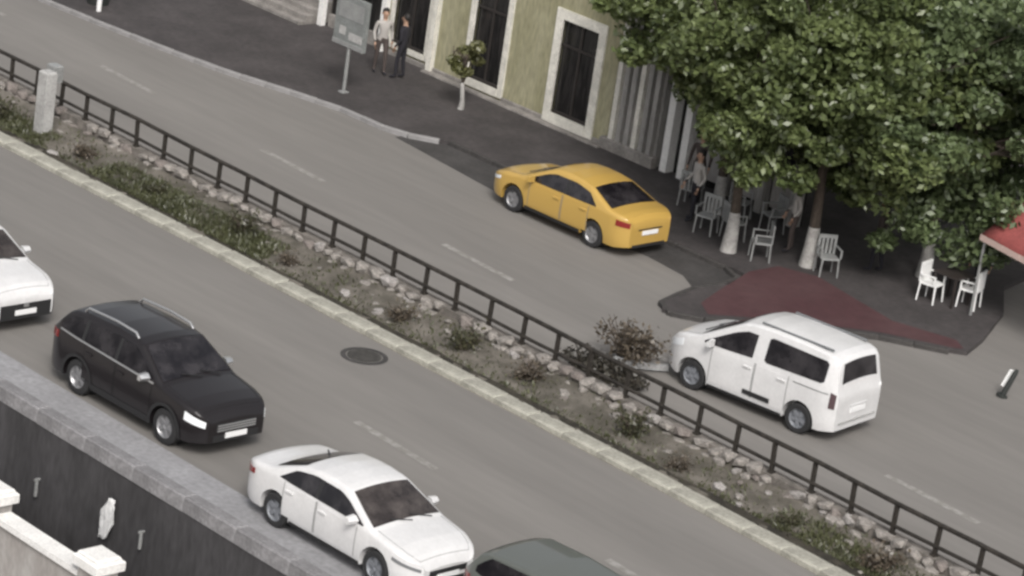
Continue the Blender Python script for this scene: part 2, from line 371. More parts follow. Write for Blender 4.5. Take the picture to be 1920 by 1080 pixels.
# ------------------------------------------------------------------ railing
rl = empty('railing', (0, 0, 0)); tag(rl, 'long dark two bar metal railing on the stone wall between the roads', 'railing')
ru = [-26 + 2 * k for k in range(25)]
wob = lambda u: .012 * math.sin(u * 1.7) + .01 * math.sin(u * .61 + 1)
MB().tube([(u, RV(u), 1.10 + wob(u)) for u in ru], .050, 8).build('top_rail', M['rail'], rl, smooth=50)
MB().tube([(u, RV(u), .66 + wob(u + 3)) for u in ru], .040, 8).build('mid_rail', M['rail'], rl, smooth=50)
post = None
for k in range(41):
    u = -22.4 + 1.04 * k
    if post is None:
        post = MB().box(-.038, .038, -.038, .038, .40, 1.09).box(-.06, .06, -.06, .06, .46, .50).build('post', M['rail'], rl)
    o = post if k == 0 else inst(post, rl, (0, 0, 0))
    o.location = (u, RV(u), 0); o.rotation_euler = (random.uniform(-.03, .03), random.uniform(-.035, .035), 0)

# concrete marker pillar on the median
pl = empty('concrete_pillar', (-12.2, -4.05, .1)); tag(pl, 'thick pale grey concrete pillar standing in front of the railing on the median', 'pillar')
MB().bevbox(-.17, .17, -.15, .15, 0, 1.62, .03).build('shaft', M['conc'], pl)
MB().bevbox(-.25, .25, -.22, .22, -.05, .07, .02).build('foot', M['conc'], pl)
MB().bevbox(-.30, .02, .17, .42, 1.30, 1.72, .03).build('junction_box', M['steel'], pl)

# ------------------------------------------------------------------ retaining wall side
sheet('walkway', [(-60, -13.98), (60, -13.98), (60, -12.98), (-60, -12.94)], .006, M['wallside'])
sheet('drain_channel', [(-60, -14.0), (60, -14.0), (60, -13.90), (-60, -13.90)], .012, M['asphalt_dark'])
cp = empty('parapet'); cp['kind'] = 'structure'
kerbrun(cp, [(-10, -14.17), (20, -14.17)], 1.5, .30, -.1, .20, M['coping'])
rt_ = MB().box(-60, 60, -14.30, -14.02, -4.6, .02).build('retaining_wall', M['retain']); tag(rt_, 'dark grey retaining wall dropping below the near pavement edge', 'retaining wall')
for k, (u, z) in enumerate([(2.24, -1.5), (5.47, -1.25)]):
    d = MB().tube([(u, -14.36, z), (u, -14.36, z + .36)], .035, 8).tube([(u, -14.30, z + .34), (u, -14.42, z + .34)], .028, 6).build('drain_pipe', M['steel'], smooth=40)
    tag(d, 'short pale drain pipe on the dark wall left of the hanging white sheet' if k == 0 else 'short pale drain pipe on the dark wall right of the hanging white sheet', 'drain pipe')
# crumpled white plastic sheet caught on the wall
vs = []; fs = []; nx, nz = 9, 12
for i in range(nx):
    for j in range(nz):
        s, t = i / (nx - 1) - .5, j / (nz - 1)
        w = .34 * (.55 + .6 * math.sin(math.pi * min(1, t * 1.05))) 
        vs.append((4.42 + s * w + .16 * t + random.uniform(-.015, .015), -14.37 - .06 * abs(math.sin(s * 9 + t * 5)) - random.uniform(0, .02), -1.45 + .85 * t + random.uniform(-.02, .02)))
for i in range(nx - 1):
    for j in range(nz - 1):
        a = i * nz + j; fs.append((a, a + nz, a + nz + 1, a + 1))
ps = MB().add(vs, fs).build('plastic_sheet', M['sheet'], smooth=80)
sm = ps.modifiers.new('thick', 'SOLIDIFY'); sm.thickness = .015
tag(ps, 'crumpled white plastic sheet hanging on the dark retaining wall', 'plastic sheet')
# white garden wall in front, lower down
gw = empty('garden_wall', (0, -15.5, 0)); tag(gw, 'white topped garden wall with square pillars below the dark retaining wall', 'garden wall')
MB().box(-8, 14, -.12, .12, -4.6, -1.56).build('wall', M['beige'], gw)
def coping(u0, u1, z0, z1, w=.2):
    MB().add([(u0, -w, z0), (u1, -w, z1), (u1, w, z1), (u0, w, z0), (u0, -w, z0 + .12), (u1, -w, z1 + .12), (u1, w, z1 + .12), (u0, w, z0 + .12)],
             [(0, 3, 2, 1), (4, 5, 6, 7), (0, 1, 5, 4), (1, 2, 6, 5), (2, 3, 7, 6), (3, 0, 4, 7)]).build('coping', M['white'], gw)
pil = None
for k, u in enumerate((-.2, 2.45, 5.75, 7.7, 10.4)):
    if pil is None:
        pil = MB().box(-.27, .27, -.25, .25, -4.6, -1.26).build('pillar', M['beige'], gw)
        cap = MB().bevbox(-.36, .36, -.33, .33, -1.26, -1.06, .03).bevbox(-.30, .30, -.27, .27, -1.06, -.99, .03).build('cap', M['white'], pil); o = pil
    else: o = copy_tree(pil, gw)
    o.location = (u, 0, 0)
for a, b in ((-8, -.5), (.1, 2.15), (2.75, 5.45), (6.05, 7.4), (8.0, 10.1), (10.7, 14)):
    coping(a, b, -1.55, -1.55)
sheet('terrace', [(-8, -30), (14, -30), (14, -15.62), (-8, -15.62)], -2.9, M['beige'])

# manhole cover on the near road
mh = empty('manhole_cover', (1.95, -6.05, 0)); tag(mh, 'dark round manhole cover set in the near road by the median kerb', 'manhole cover')
MB().tube([(0, 0, .002), (0, 0, .014)], .36, 24).build('lid', M['iron'], mh)
r_ = MB(); 
for k in range(24):
    a0, a1 = 2 * math.pi * k / 24, 2 * math.pi * (k + 1) / 24
    r_.add([(math.cos(a) * r, math.sin(a) * r, .009) for r, a in ((.39, a0), (.50, a0), (.50, a1), (.39, a1))], [(0, 1, 2, 3)])
r_.build('rim', M['asphalt_dark'], mh)
for k in range(5): MB().box(-.26, .26, -.2 + .1 * k - .015, -.2 + .1 * k + .015, .014, .022).build('rib', M['iron'], mh)

# ------------------------------------------------------------------ olive building
BV = 9.75
bd = empty('olive_building', (0, BV, .1)); tag(bd, 'olive green street building with tall dark doors in white surrounds', 'building')
holes = [(-15.3, -13.95, .35, 3.05), (-12.2, -11.0, .28, 2.98), (-8.98, -7.66, .30, 2.80)]
def facade(u0, u1, z0, z1, hs, y0, y1, mb):
    x = u0
    for a, b, c, d in sorted(hs):
        mb.box(x, a, y0, y1, z0, z1); mb.box(a, b, y0, y1, z0, c); mb.box(a, b, y0, y1, d, z1); x = b
    mb.box(x, u1, y0, y1, z0, z1)
w = MB(); facade(-15.6, -6.9, -.1, 4.0, holes, 0, .35, w); w.build('wall', M['olive'], bd)
w = MB(); up_h = [(-14.9, -13.9, 4.9, 6.9), (-12.1, -11.1, 4.9, 6.9), (-8.9, -7.9, 4.9, 6.9)]
facade(-15.6, -6.9, 4.22, 8.0, up_h, 0, .35, w); w.build('upper_wall', M['olive'], bd)
MB().box(-22, -5.6, .36, 9, -.1, 8.0).build('building_core', M['frame'], bd)
MB().bevbox(-15.6, -5.4, -.10, .40, 4.0, 4.22, .04).build('string_course', M['trim'], bd)
MB().bevbox(-22.2, -5.2, -.4, 9.2, 8.0, 8.25, .05).build('roof', M['rooftile'], bd)
def opening(a, b, c, d, tw=.2, bars=1):
    f = MB()
    f.box(a - tw, a, -.05, .06, c - tw, d + tw); f.box(b, b + tw, -.05, .06, c - tw, d + tw)
    f.box(a, b, -.05, .06, d, d + tw); f.box(a, b, -.07, .06, c - tw, c)
    o = f.build('window', M['trim'], bd)
    MB().box(a, b, .07, .10, c, d).build('pane', M['glass'], o)
    g = MB()
    for k in range(1, bars + 1): x = a + (b - a) * k / (bars + 1); g.box(x - .03, x + .03, .03, .07, c, d)
    g.box(a, b, .025, .066, c + (d - c) * .72, c + (d - c) * .72 + .06); g.box(a, b, .025, .066, c, c + .08)
    g.build('window_bars', M['frame'], o)
opening(*holes[0], tw=.14); opening(*holes[1], tw=.19); opening(*holes[2], tw=.26)
for h in up_h: opening(*h, tw=.12)
# base course
for a, b in ((-15.44 + .1, -13.81), (-13.75, -12.4), (-10.8, -9.26), (-7.36, -6.9)): MB().bevbox(a, b, -.06, -.002, -.1, .14, .02).build('base_course', M['plinth'], bd)
MB().bevbox(-13.72, -6.9, -.30, -.07, -.1, .05, .02).build('plinth_step', M['plinth'], bd)
# grey fluted corner
cf = MB()
MB().box(-6.9, -5.2, .05, .35, -.1, 4.0).build('corner_wall', M['pilaster'], bd)
for k in range(6):
    u = -6.78 + .27 * k; o = MB().bevbox(u, u + .15, -.10, .05, -.1, 4.0, .01).build('pilaster_strip', M['pilaster'] if k % 3 else M['trim'], bd)
MB().bevbox(-7.0, -5.1, -.16, .045, -.1, .3, .03).build('corner_base', M['plinth'], bd)
# shop bay on the left
for u in (-18.15, -15.62, -13.62):
    MB().box(u - .09, u + .09, -.16, -.003, -.1, 3.9).build('column', M['white'] if u < -14 else M['trim'], bd)
MB().box(-18.0, -15.75, .16, .2, .35, 3.3).build('shop_glass', M['glass'], bd)
MB().box(-18.0, -15.75, .05, .36, -.1, .35).build('shop_sill', M['plinth'], bd)
MB().box(-18.1, -15.6, -.02, .36, 3.3, 4.0).build('shop_fascia', M['signgrey'], bd)
MB().box(-22, -18.25, .0, .36, .6, 4.0).build('side_wall', M['pilaster'], bd)
MB().box(-22, -15.6, 0, .36, 4.0, 8).build('shop_upper_wall', M['olive'], bd)
for k in range(3): MB().bevbox(-21.8, -18.3, -.75 + .25 * k, -.5 + .25 * k + .005 * (k < 2), -.1, .10 + .15 * k, .02).build('step', M['plinth'], bd)
MB().box(-22, -18.25, .01, .36, -.1, .6).build('step_wall', M['plinth'], bd)

# shop front under the trees, right of the grey corner
MB().box(-5.1, -.4, .3, .36, -.1, 2.9).build('shop_glass', M['glass'], bd)
MB().bevbox(-5.1, -.4, -.12, .36, 2.9, 3.7, .02).build('shop_fascia', M['signgrey'], bd)
MB().box(-5.1, -.4, .0, .36, 3.7, 8.0).build('side_upper_wall', M['beige'], bd)
for u in (-4.85, -4.25, -2.9, -1.6, -.5): MB().box(u - .11, u + .11, .0, .29, -.1, 2.9).build('column', M['white'] if u < -4 else M['pilaster'], bd)
for a, b in ((-4.1, -3.1), (-2.7, -1.8), (-1.4, -.7)): MB().box(a, b, .22, .28, .2, 1.1).build('shop_poster', M['beige'], bd)

# pale building behind the trees
pb = empty('pale_building', (6, 26, .1)); tag(pb, 'pale white walled building standing behind the big trees', 'building')
w = MB(); ph = [(-14 + 3.2 * k, -12.6 + 3.2 * k, 1, 2.9) for k in range(4)]
facade(-18, 0, -.1, 3.9, ph, 0, .3, w); w.build('wall', M['white'], pb)
w = MB(); ph2 = [(a, b, 4.9, 6.8) for a, b, _, _ in ph]; facade(-18, 0, 3.9, 10, ph2, .004, .3, w); w.build('upper_wall', M['white'], pb)
MB().box(-18, 0, .31, 8, -.1, 10).build('building_core', M['frame'], pb)
for a, b, c, d in ph + ph2:
    o = MB().box(a - .1, a, -.04, .1, c, d).box(b, b + .1, -.04, .1, c, d).box(a - .1, b + .1, -.04, .1, d, d + .1).box(a - .1, b + .1, -.06, .1, c - .1, c).build('window', M['trim'], pb)
    MB().box(a, b, .2, .24, c, d).build('pane', M['glass'], o)

# ------------------------------------------------------------------ vehicles
def interp(tbl, x):
    if x <= tbl[0][0]: return tbl[0][1]
    for (a, p), (b, q) in zip(tbl, tbl[1:]):
        if x <= b: return p + (q - p) * (x - a) / (b - a)
    return tbl[-1][1]
class Car:
    def __init__(s, name, L, W, T, belt, tum=.30, B=.24, zs=None, wheels=(1.38, -1.32), wr=.32, fr=.35, rr=.3, round_=.10):
        s.L, s.W, s.T, s.belt, s.tum, s.B, s.wh, s.wr, s.fr, s.rr, s.rd = L, W, T, belt, tum, B, wheels, wr, fr, rr, round_
        s.name = name
    def top(s, x): return interp(s.T, x)
    def plan(s, x):
        h = s.L / 2; w = s.W / 2
        if x > h - .75: t = (x - h + .75) / .75; w *= 1 - s.fr * t ** 2.8
        if x < -h + .6: t = (-h + .6 - x) / .6; w *= 1 - s.rr * t ** 2.8
        return w
    def side(s, x, z):
        w = s.plan(x); b = interp(s.belt, x)
        if z > b: return w - .02 - (z - b) * s.tum
        if z < .45: w -= .07 * ((.45 - z) / .25) ** 1.5 * .6
        return w - .02 * max(0, (z - b + .22) / .22) + .0
    def ztop(s, x): return s.top(x) - s.rd
    def yc(s, x): return max(.05, s.side(x, s.ztop(x)) - .11)
    def topz(s, x, y):
        yc = s.yc(x); return s.top(x) - .045 * min(1.0, (abs(y) / yc)) ** 2 
    def ring(s, x):
        b = interp(s.belt, x); zs = s.ztop(x); B = s.B + .06 * max(0, abs(x) / (s.L / 2) - .85) / .15
        lo = [B, B + .05, .38, .48, .60, b - .16, b - .05, b]
        P = []; zp = None
        for z in lo:
            z = min(z, zs - .03 if z < b else zs - .015)
            if zp is not None and z <= zp: z = zp + .0015
            P.append((s.side(x, z), z)); zp = z
        for k in (1, 2, 3):
            z = max(zp + .0015, b + (zs - b) * k / 3); P.append((s.side(x, z), z)); zp = z
        ws, yc = P[-1][0], s.yc(x); zc = s.topz(x, yc)
        zl = max(zp, 0)
        P.append((ws - .025, zl + (zc - zl) * .55)); P.append((ws - .065, zl + (zc - zl) * .88))
        for k in (1, .7, .35): P.append((yc * k, s.topz(x, yc * k)))
        full = [(y, z) for y, z in P] + [(0, s.top(x))] + [(-y, z) for y, z in reversed(P)]
        return [(x, y, z) for y, z in full]
    def body(s, root, mtl):
        h = s.L / 2; xs = set(np.linspace(-h, h, 56)); xs |= {x for x, _ in s.T}; xs |= {x + d for x, _ in s.T for d in (-.03, .03) if -h < x + d < h}
        xs |= {h - .02, h - .05, h - .1, -h + .02, -h + .05, -h + .1}; xs = sorted(xs)
        mb = MB(); n = len(s.ring(0)); vs = []; fs = []
        for x in xs: vs += s.ring(x)
        for i in range(len(xs) - 1):
            for k in range(n): fs.append((i * n + k, i * n + (k + 1) % n, (i + 1) * n + (k + 1) % n, (i + 1) * n + k))
        fs += [tuple(range(n)), tuple(range((len(xs) - 1) * n, len(xs) * n))]
        o = mb.add(vs, fs).build('body', mtl, root)
        cut = MB()
        for x in s.wh:
            for sg in (1, -1): cut.tube([(x, sg * (s.W / 2 - .30), s.wr), (x, sg * (s.W / 2 + .2), s.wr)], s.wr + .065, 28)
        co = cut.build('cutter', None)
        md = o.modifiers.new('arches', 'BOOLEAN'); md.object = co; md.operation = 'DIFFERENCE'; md.solver = 'EXACT'
        dg = bpy.context.evaluated_depsgraph_get(); dg.update()
        me = bpy.data.meshes.new_from_object(o.evaluated_get(dg)); o.modifiers.clear(); old = o.data; o.data = me; me.name = 'body'
        bpy.data.objects.remove(co); bpy.data.meshes.remove(old)
        me.shade_smooth(); me.set_sharp_from_angle(angle=R(32))
        # dark wheel housings
        wb = MB()
        for x in s.wh:
            wb.tube([(x, -(s.W / 2 - .295), s.wr), (x, s.W / 2 - .295, s.wr)], s.wr + .03, 20)
        wb.build('wheel_housing', M['plastic'], root)
        return o
    def patch(s, root, name, mtl, sg, topl, botl, off=.008, nx=14, nz=5):
        x0, x1 = max(topl[0][0], botl[0][0]), min(topl[-1][0], botl[-1][0]); vs = []; fs = []
        for i in range(nx + 1):
            x = x0 + (x1 - x0) * i / nx; a, b = interp(botl, x), interp(topl, x)
            for j in range(nz + 1):
                z = a + (b - a) * j / nz; vs.append((x, sg * (s.side(x, z) + off), z))
        m_ = nz + 1
        for i in range(nx):
            for j in range(nz): fs.append((i * m_ + j, (i + 1) * m_ + j, (i + 1) * m_ + j + 1, i * m_ + j + 1))
        # skirt back to the body
        bl = [(i, 0) for i in range(nx + 1)] + [(nx, j) for j in range(1, nz + 1)] + [(i, nz) for i in range(nx - 1, -1, -1)] + [(0, j) for j in range(nz - 1, 0, -1)]
        o0 = len(vs)
        for i, j in bl: p = vs[i * m_ + j]; vs.append((p[0], p[1] - sg * (off + .012), p[2]))
        for k in range(len(bl)):
            a = bl[k]; b = bl[(k + 1) % len(bl)]; fs.append((a[0] * m_ + a[1], b[0] * m_ + b[1], o0 + (k + 1) % len(bl), o0 + k))
        return MB().add(vs, fs).build(name, mtl, root, smooth=35)
    def tpatch(s, root, name, mtl, x0, x1, m0=.06, m1=.06, off=.008, nx=10, ny=10, bow=0.0):
        # glass on the upper surface between x0 and x1 (windscreen, rear window), margins m0/m1 to the pillars
        vs = []; fs = []
        for i in range(nx + 1):
            t = i / nx
            for j in range(ny + 1):
                k = 2 * j / ny - 1; x = x0 + (x1 - x0) * t + bow * (1 - k * k) * (1 if x1 > x0 else 1)
                hw = s.yc(x) + .06 - (m0 + (m1 - m0) * t)
                y = k * hw; dz = (s.top(x + .02) - s.top(x - .02)) / .04; nl = math.hypot(dz, 1)
                vs.append((x - dz / nl * off, y, s.topz(x, y) + off / nl))
        for i in range(nx):
            for j in range(ny): a = i * (ny + 1) + j; fs.append((a, a + ny + 1, a + ny + 2, a + 1))
        o = MB().add(vs, fs).build(name, mtl, root, smooth=35)
        return o
    def wheels(s, root, rim='alloy', rm=None):
        r = s.wr; ty = None
        for x in s.wh:
            for sg in (1, -1):
                if ty is None:
                    ty = MB().lathe_y([(r * .62, -.10), (r * .9, -.105), (r * .98, -.085), (r, -.05), (r, .05), (r * .98, .085), (r * .9, .105), (r * .62, .10)], 28).build('wheel', M['tyre'], root, smooth=40)
                    rb = MB().lathe_y([(0, .055), (r * .16, .06), (r * .2, .045), (r * .55, .03), (r * .6, .075), (r * .66, .10)], 28)
                    for q in range(5):
                        a = 2 * math.pi * q / 5; ca, sa = math.cos(a), math.sin(a); p = []
                        for rr_, hw in ((r * .12, .035), (r * .6, .05)):
                            for d in (-hw, hw): p.append((ca * rr_ - sa * d, .075, sa * rr_ + ca * d))
                        rb.add(p + [(a_, b_ - .03, c_) for a_, b_, c_ in p], [(0, 1, 3, 2), (0, 1, 5, 4), (2, 3, 7, 6), (0, 2, 6, 4), (1, 3, 7, 5)])
                    rb.build('rim', rm or M['rim'], ty, smooth=40); o = ty
                else: o = copy_tree(ty, root)
                o.location = (x, sg * (s.W / 2 - .125), r); o.rotation_euler = (0, random.uniform(0, 1) , 0 if sg > 0 else math.pi)
    def mirror(s, root, x, z, mtl):
        o0 = None
        for sg in (1, -1):
            y = s.side(x, z); mb = MB()
            mb.add([(x + a, sg * (y + b), z + c) for a, b, c in ((.06, .05, -.06), (.10, .05, .02), (.02, .05, .09), (-.06, .05, -.06), (-.06, .05, .09), (.02, .24, -.05), (.05, .24, .01), (0, .23, .07), (-.06, .24, -.05), (-.06, .23, .07))],
                   [(0, 1, 2, 4, 3), (5, 8, 9, 7, 6), (0, 5, 6, 1), (1, 6, 7, 2), (2, 7, 9, 4), (4, 9, 8, 3), (3, 8, 5, 0)])
            mb.box(x - .03, x + .03, min(sg * (y - .03), sg * (y + .06)), max(sg * (y - .03), sg * (y + .06)), z - .06, z - .01)
            mb.build('wing_mirror', mtl, root)
    def box_front(s, root, name, mtl, x, y0, y1, z0, z1, d=.02): return MB().bevbox(min(x, x + d), max(x, x + d), y0, y1, z0, z1, .004).build(name, mtl, root)
    def cpatch(s, root, name, mtl, pts, off=.012, n=10):
        # lamp or trim wrapping a front/rear corner: pts rows of (x, zlo, zhi)
        pass
    def door(s, root, sg, x0, x1, mtl, ztop_l, zbot=.34):
        b = s.patch(root, 'door', mtl, sg, [(x0, interp(s.belt, x0) - .03), (x1, interp(s.belt, x1) - .03)], [(x0, zbot), (x1, zbot)], off=.004, nx=8, nz=6)
        hx = x0 + .16; hz = interp(s.belt, hx) - .13; y = s.side(hx, hz)
        MB().bevbox(hx - .10, hx + .10, min(sg * y, sg * (y + .035)), max(sg * y, sg * (y + .035)), hz - .02, hz + .02, .006).build('handle', mtl, b)
        g = MB()
        for x in (x0, x1):
            for k in range(6):
                z0 = zbot + (interp(s.belt, x) - zbot) * k / 6; z1 = zbot + (interp(s.belt, x) - zbot) * (k + 1) / 6
                q = [(x - .008, sg * (s.side(x, z0) + .0055), z0), (x + .008, sg * (s.side(x, z0) + .0055), z0), (x + .008, sg * (s.side(x, z1) + .0055), z1), (x - .008, sg * (s.side(x, z1) + .0055), z1)]
                g.add(q, [(0, 1, 2, 3)])
        g.build('door_gap', M['seam_k'] if s.name in ('suv', 'hatch') else M['seam'], b)
    def sill(s, root, mtl, z1=.36):
        for sg in (1, -1):
            s.patch(root, 'sill_trim', mtl, sg, [(s.wh[1] + s.wr + .09, z1), (s.wh[0] - s.wr - .09, z1)], [(s.wh[1] + s.wr + .09, s.B - .02), (s.wh[0] - s.wr - .09, s.B - .02)], off=.012, nx=6, nz=3)
    def arch_trim(s, root, mtl):
        for x in s.wh:
            for sg in (1, -1):
                mb = MB(); r0, r1 = s.wr + .05, s.wr + .12; n = 14; vs = []; fs = []
                for k in range(n + 1):
                    a = math.pi * (-.06 + 1.12 * k / n)
                    for r in (r0, r1):
                        xx, zz = x + math.cos(a) * r, s.wr + math.sin(a) * r; vs.append((xx, sg * (s.side(xx, zz) + .016), zz))
                for k in range(n): fs.append((2 * k, 2 * k + 1, 2 * k + 3, 2 * k + 2))
                mb.add(vs, fs).build('wheel_arch_trim', mtl, root)
    def wrap(s, root, name, mtl, sg, x0, x1, zl0, zh0, zl1, zh1, off=.012, n=8):
        # a lamp wrapped round the corner from station x0 (towards the end) to x1 (along the side); z limits at both ends
        return s.patch(root, name, mtl, sg, sorted([(x0, zh0), (x1, zh1)]), sorted([(x0, zl0), (x1, zl1)]), off=off, nx=n, nz=3)
    def hood_gap(s, root, x0, x1):
        for sg in (1, -1):
            pts = []
            for k in range(9):
                x = x0 + (x1 - x0) * k / 8; y = s.yc(x) * .97; pts.append((x, sg * y, s.topz(x, y) + .001))
            MB().tube(pts, .005, 5).build('bonnet_gap', M['seam_k'] if s.name == 'suv' else M['seam'], root)
        pts = [(x1, s.yc(x1) * .97 * k / 5, s.topz(x1, s.yc(x1) * .97 * abs(k) / 5) + .001) for k in range(-5, 6)]
        MB().tube(pts, .005, 5).build('bonnet_gap', M['seam_k'] if s.name == 'suv' else M['seam'], root)
        for y0 in (-.05, .42):
            a = x0 - .02
            MB().tube([(a + .03, y0 + .1, s.topz(a + .03, y0) + .022), (a - .10, y0 - .32, s.topz(a - .10, abs(y0 - .32)) + .025)], .011, 5).build('wiper', M['plastic'], root)
    def endpanel(s, root, name, mtl, front, y0, y1, z0, z1, off=.012, ny=8, nz=3, xfun=None):
        # panel lying on the end face of the body (front/rear cap is flat at x = +-L/2)
        x = (s.L / 2 + off) * (1 if front else -1); d = -.02 if front else .02
        return MB().bevbox(min(x, x + d), max(x, x + d), y0, y1, z0, z1, .003).build(name, mtl, root)

def place(root, u, v, deg, z=0): root.location = (u, v, z); root.rotation_euler = (0, 0, R(deg))

# --- white saloon, near lane
r0 = empty('saloon_car'); tag(r0, 'white saloon car in the near lane with brownish windscreen, ahead of the black SUV', 'car', 'cars queued in the near lane')
c = Car('saloon', 4.66, 1.80, [(-2.33, .80), (-2.31, .92), (-2.24, 1.02), (-2.1, 1.06), (-1.72, 1.10), (-1.55, 1.13), (-.85, 1.39), (-.45, 1.44), (-.1, 1.45), (.22, 1.425), (.36, 1.395), (1.18, 1.01), (1.26, .985), (1.8, .91), (2.1, .82), (2.25, .73), (2.33, .62)],
        [(-2.33, .94), (-1.3, .97), (.9, .90), (1.25, .87), (2.33, .70)], tum=.42, wr=.325, wheels=(1.40, -1.32), fr=.34, rr=.26)
c.body(r0, M['w_paint'])
for sg in (1, -1):
    wl = c.patch(r0, 'side_window', M['cglass'], sg, [(-1.28, 1.01), (-.95, 1.23), (-.5, 1.30), (.2, 1.285), (.45, 1.21), (.97, .965)], [(-1.28, 1.00), (-1.0, .985), (.97, .945)], nx=22)
    for x in (-.28,): c.patch(wl, 'window_pillar', M['plastic'], sg, [(x - .045, 1.28), (x + .045, 1.28)], [(x - .045, .98), (x + .045, .98)], off=.012, nx=2)
    c.door(r0, sg, -1.12, -.25, M['w_paint'], None); c.door(r0, sg, -.22, .85, M['w_paint'], None)
    c.wrap(r0, 'headlight', M['lamp_d'], sg, 2.30, 1.80, .56, .615, .66, .72)
    c.wrap(r0, 'tail_light', M['tail'], sg, -2.31, -1.95, .74, .86, .80, .90)
c.tpatch(r0, 'windscreen', M['wglass'], .40, 1.16, .05, .03); c.tpatch(r0, 'rear_window', M['cglass'], -1.52, -.86, .06, .06)
c.endpanel(r0, 'grille', M['plastic'], True, -.44, .44, .45, .56); c.endpanel(r0, 'lower_grille', M['plastic'], True, -.52, .52, .29, .37)
c.endpanel(r0, 'number_plate', M['plate'], True, -.26, .26, .385, .475, off=.022); c.endpanel(r0, 'rear_number_plate', M['plate'], False, -.26, .26, .58, .68, off=.02)
c.wheels(r0, rm=M['rim_d']); c.mirror(r0, .78, 1.0, M['w_paint']); c.sill(r0, M['plastic'], .29)
MB().tube([(-1.0, 0, 1.36), (-1.06, 0, 1.46)], [.03, .012], 6).build('roof_antenna', M['plastic'], r0)
c.hood_gap(r0, 1.24, 2.2)
place(r0, 9.19, -12.48, .6)

# --- black SUV, near lane
r1 = empty('suv_car'); tag(r1, 'black SUV with silver roof rails in the near lane behind the white saloon', 'car', 'cars queued in the near lane')
c = Car('suv', 4.76, 1.88, [(-2.38, .90), (-2.35, 1.04), (-2.28, 1.16), (-2.22, 1.20), (-1.86, 1.56), (-1.75, 1.61), (-1.4, 1.655), (-.6, 1.69), (.1, 1.675), (.32, 1.64), (1.14, 1.17), (1.24, 1.14), (1.8, 1.06), (2.12, .99), (2.28, .90), (2.36, .80), (2.38, .72)],
        [(-2.38, 1.12), (-1.3, 1.10), (.9, 1.05), (1.25, 1.01), (2.38, .84)], tum=.33, wr=.36, wheels=(1.40, -1.30), fr=.28, rr=.24, B=.28)
c.body(r1, M['k_paint'])
for sg in (1, -1):
    wl = c.patch(r1, 'side_window', M['cglass'], sg, [(-1.95, 1.25), (-1.7, 1.47), (-1.2, 1.53), (-.3, 1.555), (.15, 1.53), (.35, 1.47), (.95, 1.12)], [(-1.95, 1.20), (-1.4, 1.145), (.95, 1.09)], nx=22)
    for x in (-1.25, -.22): c.patch(wl, 'window_pillar', M['plastic'], sg, [(x - .04, 1.53), (x + .04, 1.53)], [(x - .04, 1.13), (x + .04, 1.13)], off=.012, nx=2)
    c.patch(r1, 'window_trim', M['chrome'], sg, [(-1.95, 1.165), (-1.4, 1.14), (.95, 1.085)], [(-1.95, 1.14), (-1.4, 1.11), (.95, 1.055)], off=.014, nx=14, nz=1)
    c.door(r1, sg, -1.15, -.2, M['k_paint'], None, .42); c.door(r1, sg, -.17, .92, M['k_paint'], None, .42)
    c.wrap(r1, 'headlight', M['lamp'], sg, 2.335, 1.93, .64, .755, .72, .88, off=.014)
    c.wrap(r1, 'tail_light', M['tail'], sg, -2.36, -2.0, .92, 1.04, .95, 1.1)
    y = .66
    rr_ = MB().tube([(-1.55, sg * y, 1.60), (-1.45, sg * y, 1.69), (-.6, sg * y, 1.735), (.0, sg * y, 1.715), (.1, sg * y, 1.63)], .024, 8).build('roof_rail', M['chrome'], r1, smooth=50)
c.tpatch(r1, 'windscreen', M['cglass'], .36, 1.12, .05, .03); c.tpatch(r1, 'rear_window', M['cglass'], -2.2, -1.88, .06, .06)
gp = c.endpanel(r1, 'grille', M['plastic'], True, -.48, .48, .53, .70)
for k in range(3): c.endpanel(gp, 'grille_bar', M['chrome'], True, -.46, .46, .555 + .05 * k, .58 + .05 * k, off=.026)
c.endpanel(r1, 'lower_grille', M['plastic'], True, -.55, .55, .34, .47)
c.endpanel(r1, 'number_plate', M['plate'], True, -.26, .26, .40, .505, off=.03); c.endpanel(r1, 'rear_number_plate', M['plate'], False, -.26, .26, .6, .71, off=.02)
c.wheels(r1); c.mirror(r1, .78, 1.14, M['chrome']); c.sill(r1, M['plastic'], .40); c.arch_trim(r1, M['plastic'])
c.hood_gap(r1, 1.2, 2.2)
place(r1, 2.58, -11.98, .9)

